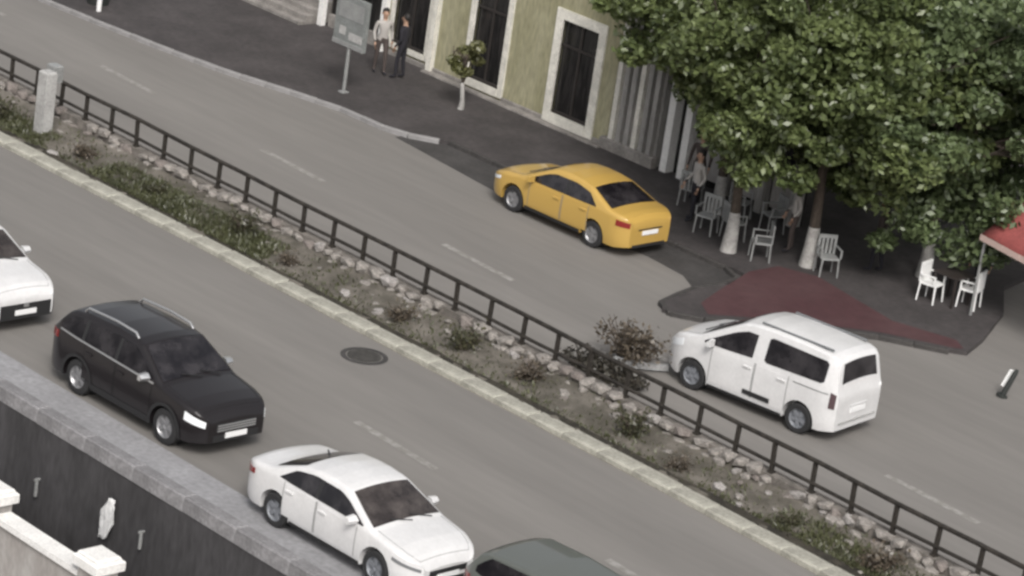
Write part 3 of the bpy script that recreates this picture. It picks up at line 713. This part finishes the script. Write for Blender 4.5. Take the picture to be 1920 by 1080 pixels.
# --- white passenger van on the far road
r2 = empty('passenger_van'); tag(r2, 'white passenger van with dark windows driving close behind the railing', 'van')
c = Car('van', 4.34, 1.82, [(-2.17, .90), (-2.165, 1.02), (-2.12, 1.18), (-2.02, 1.74), (-1.95, 1.83), (-1.8, 1.88), (-1.2, 1.915), (-.4, 1.92), (.05, 1.90), (.36, 1.845), (.50, 1.78), (1.34, 1.29), (1.44, 1.25), (1.8, 1.17), (2.0, 1.09), (2.12, .97), (2.17, .80)],
        [(-2.17, 1.14), (-.2, 1.12), (.9, 1.08), (1.4, 1.05), (2.17, .90)], tum=.235, wr=.325, wheels=(1.38, -1.34), fr=.30, rr=.14, B=.24, round_=.09)
c.body(r2, M['w_paint'])
for sg in (1, -1):
    c.patch(r2, 'front_side_window', M['cglass'], sg, [(-.02, 1.67), (.24, 1.665), (.54, 1.55), (1.20, 1.165)], [(-.02, 1.19), (.6, 1.15), (1.20, 1.125)], nx=14)
    c.patch(r2, 'rear_side_window', M['cglass'], sg, [(-1.80, 1.645), (-1.74, 1.695), (-.38, 1.72), (-.31, 1.68)], [(-1.80, 1.28), (-1.74, 1.24), (-.38, 1.20), (-.31, 1.24)], nx=22)
    c.door(r2, sg, -.12, .96, M['w_paint'], None, .36); c.door(r2, sg, -.98, -.15, M['w_paint'], None, .36)
    c.patch(r2, 'side_moulding', M['plastic'], sg, [(-.62, .50), (.06, .50)], [(-.62, .40), (.06, .40)], off=.02, nx=6, nz=2)
    c.patch(r2, 'rear_quarter_moulding', M['w_paint'], sg, [(-1.0 - .0, .36), (-.93, .36)], [(-1.0, .3), (-.93, .3)], off=.01, nx=2, nz=1)
    c.wrap(r2, 'headlight', M['lamp'], sg, 2.10, 1.72, .74, .90, .88, 1.03)
    c.wrap(r2, 'tail_light', M['tail_d'], sg, -2.12, -2.0, .78, 1.08, .78, 1.12, n=4)
    y = .60
    MB().bevbox(-1.75, .05, sg * y - .016, sg * y + .016, 1.875, 1.92, .012).build('roof_rail', M['lamp_d'], r2)
    c.patch(r2, 'door_track', M['seam'], sg, [(-1.95, 1.075), (-1.1, 1.07)], [(-1.95, 1.055), (-1.1, 1.05)], off=.006, nx=6, nz=1)
c.tpatch(r2, 'windscreen', M['cglass'], .50, 1.34, .05, .02); 
c.tpatch(r2, 'rear_window', M['cglass'], -2.095, -2.022, .10, .10)
c.endpanel(r2, 'number_plate', M['plate'], False, -.26, .26, .62, .73, off=.02)
c.endpanel(r2, 'tailgate_handle', M['w_paint'], False, -.3, .3, .755, .79, off=.02); c.endpanel(r2, 'bumper_step', M['conc'], False, -.66, .66, .44, .47, off=.03)
c.endpanel(r2, 'grille', M['plastic'], True, -.4, .4, .46, .6)
c.wheels(r2, rm=M['rim_d']); c.mirror(r2, .98, 1.19, M['w_paint']); c.sill(r2, M['plastic'], .285)
c.hood_gap(r2, 1.44, 2.05)
place(r2, 7.42, .38, 187.0)

# --- yellow taxi
r3 = empty('taxi_car'); tag(r3, 'yellow taxi saloon parked in the dark bay by the far pavement', 'taxi')
c = Car('taxi', 4.62, 1.78, [(-2.31, .78), (-2.29, .92), (-2.2, 1.03), (-2.05, 1.07), (-1.75, 1.10), (-1.62, 1.13), (-.95, 1.40), (-.55, 1.46), (-.15, 1.475), (.2, 1.45), (.36, 1.415), (1.16, 1.03), (1.26, 1.0), (1.8, .93), (2.08, .85), (2.24, .76), (2.31, .64)],
        [(-2.31, .94), (-1.3, .97), (.9, .92), (1.25, .89), (2.31, .72)], tum=.40, wr=.32, wheels=(1.36, -1.30), fr=.34, rr=.25)
c.body(r3, M['y_paint'])
for sg in (1, -1):
    wl = c.patch(r3, 'side_window', M['cglass'], sg, [(-1.30, 1.01), (-.98, 1.24), (-.5, 1.315), (.2, 1.30), (.45, 1.22), (.97, .975)], [(-1.30, 1.0), (-1.0, .99), (.97, .955)], nx=22)
    c.patch(wl, 'window_pillar', M['plastic'], sg, [(-.325, 1.29), (-.235, 1.29)], [(-.325, .98), (-.235, .98)], off=.012, nx=2)
    c.door(r3, sg, -1.1, -.25, M['y_paint'], None); c.door(r3, sg, -.22, .85, M['y_paint'], None)
    c.wrap(r3, 'headlight', M['lamp'], sg, 2.28, 1.85, .58, .65, .68, .76); c.wrap(r3, 'tail_light', M['tail'], sg, -2.29, -1.98, .76, .88, .78, .92)
c.tpatch(r3, 'windscreen', M['cglass'], .40, 1.14, .05, .03); c.tpatch(r3, 'rear_window', M['cglass'], -1.70, -.98, .06, .06)
c.endpanel(r3, 'number_plate', M['plate'], False, -.26, .26, .56, .66, off=.02); c.endpanel(r3, 'plate_recess', M['plastic'], False, -.4, .4, .685, .71, off=.012)
c.endpanel(r3, 'grille', M['plastic'], True, -.4, .4, .42, .55); c.endpanel(r3, 'rear_bumper_trim', M['plastic'], False, -.55, .55, .27, .34, off=.012)
c.wheels(r3); c.mirror(r3, .78, 1.02, M['y_paint']); c.sill(r3, M['plastic'], .31)
c.hood_gap(r3, 1.24, 2.2)
place(r3, -2.72, 4.66, 180.9)

# --- white crossover at the left edge
r4 = empty('crossover_car'); tag(r4, 'white crossover car with black lower bumper at the left edge behind the black SUV', 'car', 'cars queued in the near lane')
c = Car('crossover', 4.4, 1.82, [(-2.2, .90), (-2.17, 1.02), (-2.1, 1.12), (-1.75, 1.50), (-1.5, 1.57), (-.6, 1.61), (.1, 1.59), (.3, 1.55), (1.05, 1.13), (1.15, 1.10), (1.7, 1.03), (1.98, .97), (2.12, .88), (2.19, .76), (2.2, .68)],
        [(-2.2, 1.08), (-1.3, 1.04), (.9, 1.02), (1.2, .98), (2.2, .80)], tum=.32, wr=.34, wheels=(1.32, -1.26), fr=.26, rr=.24, B=.27)
c.body(r4, M['w_paint'])
for sg in (1, -1):
    c.patch(r4, 'side_window', M['cglass'], sg, [(-1.7, 1.2), (-1.4, 1.44), (-.3, 1.48), (.1, 1.45), (.9, 1.08)], [(-1.7, 1.14), (-1.2, 1.09), (.9, 1.055)], nx=18)
    c.door(r4, sg, -1.1, -.2, M['w_paint'], None, .42); c.door(r4, sg, -.17, .86, M['w_paint'], None, .42)
    c.wrap(r4, 'headlight', M['lamp_d'], sg, 2.16, 1.85, .62, .70, .74, .83)
    c.patch(r4, 'bumper_corner', M['plastic'], sg, [(1.75, .50), (2.19, .60)], [(1.75, .27), (2.19, .29)], off=.015, nx=8, nz=3)
c.tpatch(r4, 'windscreen', M['wglass'], .34, 1.03, .05, .03); c.tpatch(r4, 'rear_window', M['cglass'], -2.05, -1.78, .06, .06)
c.endpanel(r4, 'grille', M['plastic'], True, -.62, .62, .30, .62, off=.014); c.endpanel(r4, 'badge', M['chrome'], True, -.06, .06, .55, .61, off=.026)
c.endpanel(r4, 'number_plate', M['plate'], True, -.26, .26, .39, .495, off=.028)
c.wheels(r4); c.mirror(r4, .74, 1.12, M['w_paint']); c.sill(r4, M['plastic'], .38); c.arch_trim(r4, M['plastic'])
c.hood_gap(r4, 1.12, 2.08)
place(r4, -4.08, -11.92, .6)

# --- grey green hatchback at the bottom edge
r5 = empty('hatchback_car'); tag(r5, 'grey green car at the bottom edge ahead of the white saloon, mostly its roof showing', 'car', 'cars queued in the near lane')
c = Car('hatch', 4.3, 1.80, [(-2.15, .90), (-2.13, 1.04), (-2.05, 1.10), (-1.74, 1.45), (-1.55, 1.52), (-.6, 1.57), (.2, 1.54), (.36, 1.49), (1.1, 1.10), (1.2, 1.07), (1.75, .99), (2.0, .90), (2.1, .78), (2.15, .66)],
        [(-2.15, 1.02), (-1.3, 1.0), (.9, .95), (1.2, .92), (2.15, .76)], tum=.30, wr=.33, wheels=(1.28, -1.27), fr=.32, rr=.26, round_=.08)
c.body(r5, M['g_paint'])
for sg in (1, -1):
    wl = c.patch(r5, 'side_window', M['cglass'], sg, [(-1.74, 1.20), (-1.5, 1.415), (-.5, 1.46), (.2, 1.43), (.95, 1.0)], [(-1.74, 1.10), (-1.2, 1.03), (.95, .975)], nx=20)
    c.door(r5, sg, -1.1, -.2, M['g_paint'], None); c.door(r5, sg, -.17, .86, M['g_paint'], None)
    c.wrap(r5, 'headlight', M['lamp_d'], sg, 2.12, 1.8, .56, .64, .68, .76); c.wrap(r5, 'tail_light', M['tail'], sg, -2.13, -1.85, .84, .96, .86, 1.0)
c.tpatch(r5, 'windscreen', M['wglass'], .40, 1.08, .05, .03); c.tpatch(r5, 'rear_window', M['cglass'], -2.02, -1.72, .06, .06)
c.endpanel(r5, 'rear_number_plate', M['plate'], False, -.26, .26, .6, .7, off=.02); c.endpanel(r5, 'grille', M['plastic'], True, -.4, .4, .42, .54)
c.wheels(r5); c.mirror(r5, .74, 1.04, M['g_paint']); c.sill(r5, M['plastic'], .30)
place(r5, 14.42, -12.12, 1.0)

# ------------------------------------------------------------------ trees
def trunk_mesh(h, r, rng, lean=(0, 0), limbs=5, whitewash=0.9, spread=1.6, crown_h=2.5):
    tr = MB(); pts = []; rad = []
    for k in range(8):
        t = k / 7; pts.append((lean[0] * t * t + .05 * math.sin(4 * t), lean[1] * t * t + .04 * math.cos(5 * t), h * t)); rad.append(r * (1.25 - .35 * min(1, t * 4) - .35 * t))
    return pts, rad
def tree(name, label, u, v, h, r, crown, mtl, seed, n=26000, leaf=.092, ww=1.0, lean=(0, 0), z0=.10, group='trees on the far corner', gap=.0):
    n = int(n * 1.4); rng = np.random.default_rng(seed); rnd = random.Random(seed)
    root = empty(name, (u, v, z0)); tag(root, label, 'tree', group)
    pts, rad = trunk_mesh(h, r, rng, lean)
    t = MB().tube(pts, rad, 10)
    cx, cy, cz, rx, ry, rz = crown; tip = Vector(pts[-1])
    for k in range(7):
        a = 2 * math.pi * k / 7 + rnd.uniform(-.3, .3); s = rnd.uniform(.45, .85)
        e = Vector((cx + math.cos(a) * rx * s, cy + math.sin(a) * ry * s, cz + rz * rnd.uniform(-.2, .6))); mid = (tip + e) / 2 + Vector((rnd.uniform(-.2, .2), rnd.uniform(-.2, .2), .25))
        st = Vector(pts[-2 - k % 2]); t.tube([st, mid, e], [r * .45, r * .26, r * .07], 6)
        for q in range(3):
            e2 = e + Vector((rnd.uniform(-1, 1) * rx * .35, rnd.uniform(-1, 1) * ry * .35, rnd.uniform(-.3, 1) * rz * .35)); t.tube([mid, (mid + e2) / 2 + Vector((0, 0, .12)), e2], [r * .2, r * .12, r * .04], 5)
    to = t.build('trunk', M['bark'], root, smooth=60)
    if ww:
        wp = [p for p in pts if p[2] <= ww] ; k = len(wp)
        f = (ww - pts[k - 1][2]) / (pts[k][2] - pts[k - 1][2]); wp = wp + [tuple(pts[k - 1][i] + f * (pts[k][i] - pts[k - 1][i]) for i in range(3))]
        wr_ = [x + .006 for x in rad[:k]] + [rad[k - 1] + f * (rad[k] - rad[k - 1]) + .006]
        MB().tube(wp, wr_, 12, cap=False).build('limewash_band', M['lime'], to, smooth=60)
    # crown: clumps spread through an uneven ellipsoid
    nc = max(14, int(n / 330)); d = rng.normal(size=(nc, 3)); d /= np.linalg.norm(d, axis=1)[:, None]
    q = rng.uniform(.25, 1, nc) ** .5; lump = 1 + .22 * np.sin(d[:, 0] * 4 + seed) * np.cos(d[:, 1] * 5 + seed * 2) + .12 * rng.normal(size=nc)
    cc = d * (q * lump)[:, None] * np.array([rx, ry, rz]) + np.array([cx, cy, cz])
    cr_ = rng.uniform(.28, .62, nc) * max(.34, min(rx, rz) / 2.6)
    idx = rng.integers(0, nc, n); g = rng.normal(size=(n, 3)); g /= np.linalg.norm(g, axis=1)[:, None]
    P = cc[idx] + g * (cr_[idx] * rng.uniform(.1, 1, n) ** .5)[:, None] * np.array([1.15, 1.15, .75])
    quads('crown', leaf_quads(P, leaf, rng, .15), mtl, root)
    return root
tree('broadleaf_tree', 'tall broadleaf tree with limewashed trunk nearest the taxi', .25, 6.75, 3.2, .16, (.2, .6, 4.7, 3.1, 2.8, 2.8), M['leaf'], 3, 40000)
tree('broadleaf_tree', 'broadleaf tree with limewashed trunk in the middle of the corner trees', 1.75, 7.9, 3.3, .17, (.3, .8, 4.5, 3.1, 2.8, 2.8), M['leaf'], 5, 38000)
tree('broadleaf_tree', 'broadleaf tree right of the other corner trees, beside the red awning', 3.4, 10.2, 3.0, .16, (.5, .3, 4.0, 3.0, 2.8, 2.9), M['leaf2'], 8, 38000)
tree('broadleaf_tree', 'broadleaf tree beside the grey corner of the olive building', -1.9, 8.6, 3.4, .15, (-.9, .6, 5.0, 3.0, 2.5, 2.9), M['leaf'], 13, 36000)
tree('broadleaf_tree', 'broadleaf tree at the upper right edge behind the red awning', 3.6, 15.5, 3.2, .17, (.4, 0, 4.6, 3.1, 3.0, 2.7), M['leaf'], 17, 30000, ww=0)
tree('broadleaf_tree', 'tree standing back behind the middle of the corner trees', -1.5, 13.6, 3.6, .17, (.2, 0, 4.8, 3.4, 3.0, 2.7), M['leaf'], 21, 26000, ww=0)
tree('sapling', 'small olive leaved sapling with white trunk before the tall door', -10.68, 8.12, .95, .07, (.0, .0, 1.30, .46, .42, .42), M['leaf3'], 31, 2400, leaf=.06, ww=.72, group='', z0=.1)
bpy.data.objects['sapling'].pop('group', None)

# ------------------------------------------------------------------ shrubs and weeds
def shrub(name, label, u, v, z, rx, ry, h, mtl, seed, n, leaf=.05, twigs=14, group=None, cat='shrub'):
    rng = np.random.default_rng(seed); rnd = random.Random(seed); root = empty(name, (u, v, z)); tag(root, label, cat, group)
    t = MB(); ends = []
    for k in range(twigs):
        a = rnd.uniform(0, 2 * math.pi); s = rnd.random() ** .5; e = Vector((math.cos(a) * rx * s, math.sin(a) * ry * s, h * rnd.uniform(.45, 1.05)))
        mid = e * .5 + Vector((rnd.uniform(-.06, .06), rnd.uniform(-.06, .06), .05)); t.tube([(0, 0, 0), mid, e], [.02, .014, .005], 5); ends.append((mid, e))
    t.build('twigs', M['bark'], root)
    P = []
    for k in range(n):
        m_, e = ends[rnd.randrange(len(ends))]; f = rnd.random(); p = m_ * .5 * (1 - f) + e * f if f > .3 else m_ * f / .3
        P.append([p.x + rng.normal() * .09, p.y + rng.normal() * .09, max(.01, p.z + rng.normal() * .08)])
    quads('foliage', leaf_quads(np.array(P), leaf, rng), mtl, root); return root
shrub('dry_shrub', 'brown tangled dry shrub in front of the white van behind the railing', 4.55, -.95, 0, 1.0, .45, .90, M['drybush'], 4, 1100, .055, 60)
shrub('scrub_and_van_shade', 'low dark scrubby bush, spread wide to stand in for the van shadow, behind the railing below the dry shrub', 4.75, -1.95, 0, 1.35, .45, .26, M['scrub'], 41, 2600, .055, 44)  # low brush, enlarged so its dark leaves also fill in the van's shadow
bp_ = MB(); nb = 12; vs = []
for k in range(nb + 1):
    t = k / nb; u_ = 4.45 + .85 * t; v_ = -1.22 + 0.82 * t - .16 * math.sin(math.pi * t)
    for dy, dz in ((-.035, .05), (.035, .05), (.035, .20), (-.035, .20)): vs.append((u_ - dy * .3, v_ + dy, dz))
fs = []
for k in range(nb):
    for q in range(4): fs.append((4 * k + q, 4 * k + (q + 1) % 4, 4 * k + 4 + (q + 1) % 4, 4 * k + 4 + q))
fs += [(0, 1, 2, 3), tuple(range(4 * nb, 4 * nb + 4))]
tag(bp_.add(vs, fs).build('bumper_strip', M['strip'], smooth=40), 'pale curved bumper strip lying at the foot of the dry shrub', 'bumper strip')
weeds = [(-18.6, -4.25, 0, 'olive weed clump at the upper left end of the median left of the pillar'),
         (-13.5, -4.45, 0, 'olive weed clump just left of the concrete pillar foot'), (-10.3, -4.2, 1, 'brown weed clump just right of the concrete pillar'),
         (-7.6, -4.2, 0, 'olive weed clump in the upper left of the long grass patch'), (-4.6, -4.05, 0, 'olive weed clump at the right end of the long grass patch'),
         (-2.6, -4.35, 1, 'brown weed clump right of the long grass patch'), (1.0, -4.2, 1, 'brown weed clump across the kerb from the manhole cover'),
         (2.9, -4.2, 0, 'large olive weed clump between the manhole cover and the dry shrub'), (4.6, -3.95, 1, 'brown weed clump under the railing below the dry shrub'),
         (7.8, -4.1, 0, 'olive weed clump on the median in front of the white van'), (9.4, -4.4, 1, 'brown weed clump below the rear wheel of the white van'),
         (12.4, -4.4, 0, 'olive weed clump on the median towards the lower right corner'), (14.6, -4.3, 1, 'brown weed clump nearest the lower right corner of the median')]
wp = [None, None]
for i, (u, v, k, lab) in enumerate(weeds):
    if wp[k] is None:
        o = shrub('weed_clump', lab, u, v, .14, .34, .28, .36, M['weed'] if k == 0 else M['drybush'], 50 + k, 480, .035, 12, 'weed clumps along the median', 'weed'); wp[k] = o
    else:
        o = copy_tree(wp[k]); o.location = (u, v, .12 + .12 * (v + 4.6)); o.rotation_euler = (0, 0, random.uniform(0, 6)); s = random.uniform(.8, 1.4); o.scale = (s, s, s * random.uniform(.7, 1.1)); o['label'] = lab

# ------------------------------------------------------------------ street furniture
sg_ = empty('street_sign', (-12.82, 5.96, .1)); tag(sg_, 'grey street sign panel on a pale pole at the pavement edge', 'sign')
MB().tube([(0, 0, 0), (0, 0, 1.25)], .05, 10).build('pole', M['steel'], sg_, smooth=50)
MB().bevbox(-.10, .10, -.1, .1, 0, .04, .01).build('foot', M['steel'], sg_)
pn = MB().bevbox(-.62, .58, -.05, .05, 1.22, 2.55, .02).build('panel', M['signgrey'], sg_)
MB().box(-.62, .58, -.07, -.053, 1.22, 1.34).build('lower_trim', M['steel'], pn)
MB().box(-.40, -.16, -.062, -.052, 1.50, 1.72).box(-.02, .50, -.062, -.052, 1.42, 1.62).build('pale_print', M['conc'], pn)
MB().box(-.50, .46, -.060, -.052, 1.95, 2.4).build('faded_print', M['steel'], pn)
# bin and marker post at the upper left corner
bn = empty('waste_bin', (-21.6, 4.55, .1)); tag(bn, 'dark waste bin by the kerb at the upper left corner', 'bin')
MB().tube([(0, 0, 0), (0, 0, .85)], [.30, .36], 14).build('body', M['binm'], bn, smooth=40); MB().tube([(0, 0, .85), (0, 0, .93)], [.40, .34], 14).build('lid', M['binm'], bn, smooth=40)
mp = empty('marker_post', (-20.95, 4.1, .1)); tag(mp, 'white marker post beside the waste bin at the upper left', 'post')
MB().tube([(0, 0, 0), (0, 0, 1.0)], .07, 10).build('shaft', M['wplastic'], mp, smooth=40); MB().tube([(0, 0, .7), (0, 0, .82)], .073, 10).build('dark_band', M['binm'], mp, smooth=40)
# leaning bollard on the side street
lb_ = empty('leaning_bollard', (9.35, 5.85, 0)); tag(lb_, 'small leaning black and white bollard alone on the side street', 'bollard'); lb_.rotation_euler = (R(-12), R(14), 0)
MB().tube([(0, 0, 0), (0, 0, .62), (0, 0, .70)], [.065, .055, .035], 10).build('shaft', M['binm'], lb_, smooth=40)
MB().box(-.13, -.07, -.06, .05, .22, .62).build('reflector_panel', M['wplastic'], lb_); MB().tube([(0, 0, 0), (0, 0, .05)], .13, 12).build('foot', M['binm'], lb_)

# cafe corner: red awning, table, chairs, bin
aw = empty('red_awning', (5.60, 9.15, .1)); tag(aw, 'red canvas awning with pale hem at the right edge above the cafe chairs', 'awning')
ca, sa = math.cos(R(-12)), math.sin(R(-12))
def aq(a, b, z): return (a * ca - b * sa, a * sa + b * ca, z)
n1 = 8; vs = []; fs = []
for i in range(n1 + 1):
    for j in range(n1 + 1):
        s, t = i / n1, j / n1; vs.append(aq(3.2 * s, 3.0 * t, 1.95 + 2.0 * t + .03 * math.sin(s * 12) * (1 - t)))
for i in range(n1):
    for j in range(n1): a = i * (n1 + 1) + j; fs.append((a, a + n1 + 1, a + n1 + 2, a + 1))
cv = MB().add(vs, fs).build('canvas', M['red'], aw, smooth=60); cv.modifiers.new('t', 'SOLIDIFY').thickness = .02
hm = MB()
for i in range(16):
    s0, s1 = i / 16, (i + 1) / 16
    hm.add([aq(3.2 * s0, -.015, 1.96), aq(3.2 * s1, -.015, 1.96), aq(3.2 * s1 - .006, -.03, 1.82), aq(3.2 * s0 + .006, -.03, 1.82)], [(0, 1, 2, 3)])
h_ = hm.build('hem', M['hem'], aw); h_.modifiers.new('t', 'SOLIDIFY').thickness = .012
for a, b in ((.08, .08), (3.1, .08), (.08, 2.9), (3.1, 2.9)):
    p0 = aq(a, b, 0); MB().tube([(p0[0], p0[1], -.1), (p0[0], p0[1], 1.93 + 2.0 * b / 3.0)], .035, 8).build('post', M['steel'], aw)
def chair(label, u, v, rz, mtl, name='plastic_chair'):
    r = empty(name, (u, v, .1), rz); tag(r, label, 'chair', 'cafe chairs under the trees')
    MB().bevbox(-.22, .22, -.22, .22, .42, .46, .01).build('seat', mtl, r)
    b = MB()
    for k in range(5): x = -.2 + .1 * k; b.box(x - .03, x + .03, .20, .235, .46, .86)
    b.box(-.23, .23, .195, .24, .83, .92); b.build('backrest', mtl, r)
    for a, c_ in ((-.2, -.2), (.2, -.2), (-.2, .2), (.2, .2)): MB().tube([(a * 1.1, c_ * 1.1, 0), (a, c_, .43)], [.02, .026], 6).build('leg', mtl, r)
    for a in (-.24, .24): MB().box(a - .025, a + .025, -.2, .22, .64, .67).box(a - .02, a + .02, -.2, -.16, .46, .64).build('armrest', mtl, r)
    return r
c0 = chair('white plastic chair left of the dark cafe table near the corner', 4.62, 9.0, R(100), M['wplastic'])
c1 = copy_tree(c0); c1.location = (5.28, 9.62, .1); c1.rotation_euler = (0, 0, R(-70)); c1['label'] = 'white plastic chair right of the dark cafe table under the red awning'
tb = empty('cafe_table', (4.9, 9.4, .1)); tag(tb, 'dark square cafe table between two white plastic chairs', 'table')
MB().bevbox(-.35, .35, -.35, .35, .70, .74, .01).build('tabletop', M['table'], tb)
for a, b in ((-.3, -.3), (.3, -.3), (-.3, .3), (.3, .3)): MB().box(a - .025, a + .025, b - .025, b + .025, 0, .7).build('leg', M['table'], tb)
for k, (u, v, rz, lb2) in enumerate([(-.95, 7.25, 20, 'grey chair under the trees just behind the taxi'), (-.35, 7.55, 160, 'grey chair between the taxi and the limewashed trunk'), (.95, 7.1, -40, 'grey chair right of the limewashed trunk nearest the taxi'), (2.35, 7.9, 60, 'grey chair right of the middle limewashed trunk'),
    (-2.6, 8.4, 200, 'grey chair by the shop front beside the grey corner'), (-1.4, 8.9, 110, 'grey chair by the shop front left of the taxi side trees'), (-.4, 9.0, -20, 'grey chair furthest back by the shop front')]):
    if k == 0: g0 = chair(lb2, u, v, R(rz), M['steel'], 'metal_chair'); o = g0
    else: o = copy_tree(g0); o.location = (u, v, .1); o.rotation_euler = (0, 0, R(rz)); o['label'] = lb2

# ------------------------------------------------------------------ people
def person(label, u, v, rz, top, legs, stride=.1, seed=0, arm=.1):
    root = empty('person', (u, v, .1), rz); tag(root, label, 'person', 'people on the pavement by the building')
    J = {'pel': (0, 0, .95), 'wai': (0, .01, 1.10), 'che': (0, 0, 1.32), 'nck': (0, .0, 1.48), 'hb': (.01, 0, 1.56), 'hd': (.02, 0, 1.66), 'ht': (.015, 0, 1.74)}
    rd = {'pel': (.15, .11), 'wai': (.135, .10), 'che': (.155, .11), 'nck': (.055, .055), 'hb': (.07, .075), 'hd': (.085, .095), 'ht': (.06, .065)}
    E_ = [('pel', 'wai'), ('wai', 'che'), ('che', 'nck'), ('nck', 'hb'), ('hb', 'hd'), ('hd', 'ht')]
    for s, n in ((1, 'l'), (-1, 'r')):
        st = stride * s
        for k, p, r in (('hip', (0, .10 * s, .90), .095), ('kne', (st * .6 + .03, .105 * s, .50), .062), ('ank', (st, .11 * s, .09), .043), ('toe', (st + .17, .125 * s, .045), .036),
                        ('sho', (0, .19 * s, 1.41), .062), ('elb', (-.04 - st * .3, .25 * s, 1.13), .046), ('wri', (.05 - st * .7 + arm, .25 * s, .90), .031), ('pal', (.07 - st * .8 + arm, .25 * s, .82), .034)):
            J[k + n] = p; rd[k + n] = (r, r)
        E_ += [('pel', 'hip' + n), ('hip' + n, 'kne' + n), ('kne' + n, 'ank' + n), ('ank' + n, 'toe' + n), ('che', 'sho' + n), ('sho' + n, 'elb' + n), ('elb' + n, 'wri' + n), ('wri' + n, 'pal' + n)]
    ks = list(J); me = bpy.data.meshes.new('body'); me.from_pydata([J[k] for k in ks], [(ks.index(a), ks.index(b)) for a, b in E_], [])
    o = bpy.data.objects.new('body', me); C.objects.link(o)
    md = o.modifiers.new('s', 'SKIN'); md.use_smooth_shade = True; o.modifiers.new('d', 'SUBSURF').levels = 1
    for i, k in enumerate(ks): sv = me.skin_vertices[0].data[i]; sv.radius = rd[k]; sv.use_root = (k == 'pel')
    dg = bpy.context.evaluated_depsgraph_get(); dg.update(); m2 = bpy.data.meshes.new_from_object(o.evaluated_get(dg)); o.modifiers.clear(); o.data = m2; o.parent = root
    # fingers join the same mesh
    bm = bmesh.new(); bm.from_mesh(m2)
    for n, s in (('l', 1), ('r', -1)):
        b0 = Vector(J['pal' + n])
        for q in range(5):
            f = MB(); dx = -.03 + .018 * q; ln = (.06, .085, .09, .08, .065)[q]
            st_ = b0 + Vector((dx, 0, -.01)) if q else b0 + Vector((-.03, 0, .02))
            en = st_ + (Vector((dx * .3 + .01, -s * .015, -ln)) if q else Vector((-.02, -s * .03, -.05)))
            f.tube([st_, (st_ + en) / 2, en], [.011, .010, .007], 5)
            vv_ = [bm.verts.new(p) for p in f.v]
            for fc in f.f: bm.faces.new([vv_[i] for i in fc])
    for f in bm.faces:
        c = f.calc_center_median(); f.smooth = True
        f.material_index = 0 if (c.z > 1.47 or (abs(c.y) > .2 and c.z < .91)) else 1 if c.z > .96 else 2 if c.z > .09 else 3
    for k in (M['skin'], top, legs, M['navy']): m2.materials.append(k)
    bm.to_mesh(m2); bm.free()
    hb = bmesh.new(); bmesh.ops.create_uvsphere(hb, u_segments=14, v_segments=10, radius=1)
    for v_ in hb.verts:
        v_.co = Vector((v_.co.x * .105 - .012, v_.co.y * .098, v_.co.z * .115 + 1.69))
    bmesh.ops.delete(hb, geom=[v_ for v_ in hb.verts if v_.co.x > .035 and v_.co.z < 1.72 or v_.co.z < 1.60], context='VERTS')
    hm_ = bpy.data.meshes.new('hair'); hb.to_mesh(hm_); hb.free(); hm_.materials.append(M['hair']); ho = bpy.data.objects.new('hair', hm_); C.objects.link(ho); ho.parent = root
    fc = MB()
    for s in (1, -1): fc.tube([(.095, s * .035, 1.665), (.108, s * .035, 1.665)], .011, 6)
    fc.tube([(.10, 0, 1.66), (.13, 0, 1.625), (.10, 0, 1.615)], [.01, .016, .01], 6); fc.tube([(.098, -.025, 1.585), (.104, 0, 1.583), (.098, .025, 1.585)], .007, 5)
    for s in (1, -1): fc.tube([(.0, s * .09, 1.62), (.0, s * .10, 1.66)], .018, 6)
    fc.build('face', M['skin'], root); return root
person('person in dark clothes standing on the pavement near the sapling', -13.35, 8.35, R(200), M['navy'], M['navy'], .06)
person('person in a pale top and dark trousers beside the street sign', -13.95, 8.15, R(-30), M['cream'], M['brown_c'], .13)

for lab, u, v, rz, top, legs, st, sd_ in (('person in a grey top standing just behind the taxi under the trees', -1.75, 7.6, 250, M['cream'], M['navy'], .08, 0),
        ('person in dark clothes by the shop front behind the taxi', -2.9, 8.9, 300, M['brown_c'], M['navy'], .12, 0),
        ('person in a pale top between the two limewashed trunks', .85, 8.3, 230, M['cream'], M['brown_c'], .05, 0),
        ('person in brown clothes standing right of the middle trunk', 2.7, 9.3, 200, M['brown_c'], M['navy'], .1, 0),
        ('person in white top and dark trousers beside the cafe table', 5.0, 10.3, 280, M['wplastic'], M['navy'], .05, 0)):
    person(lab, u, v, R(rz), top, legs, st)
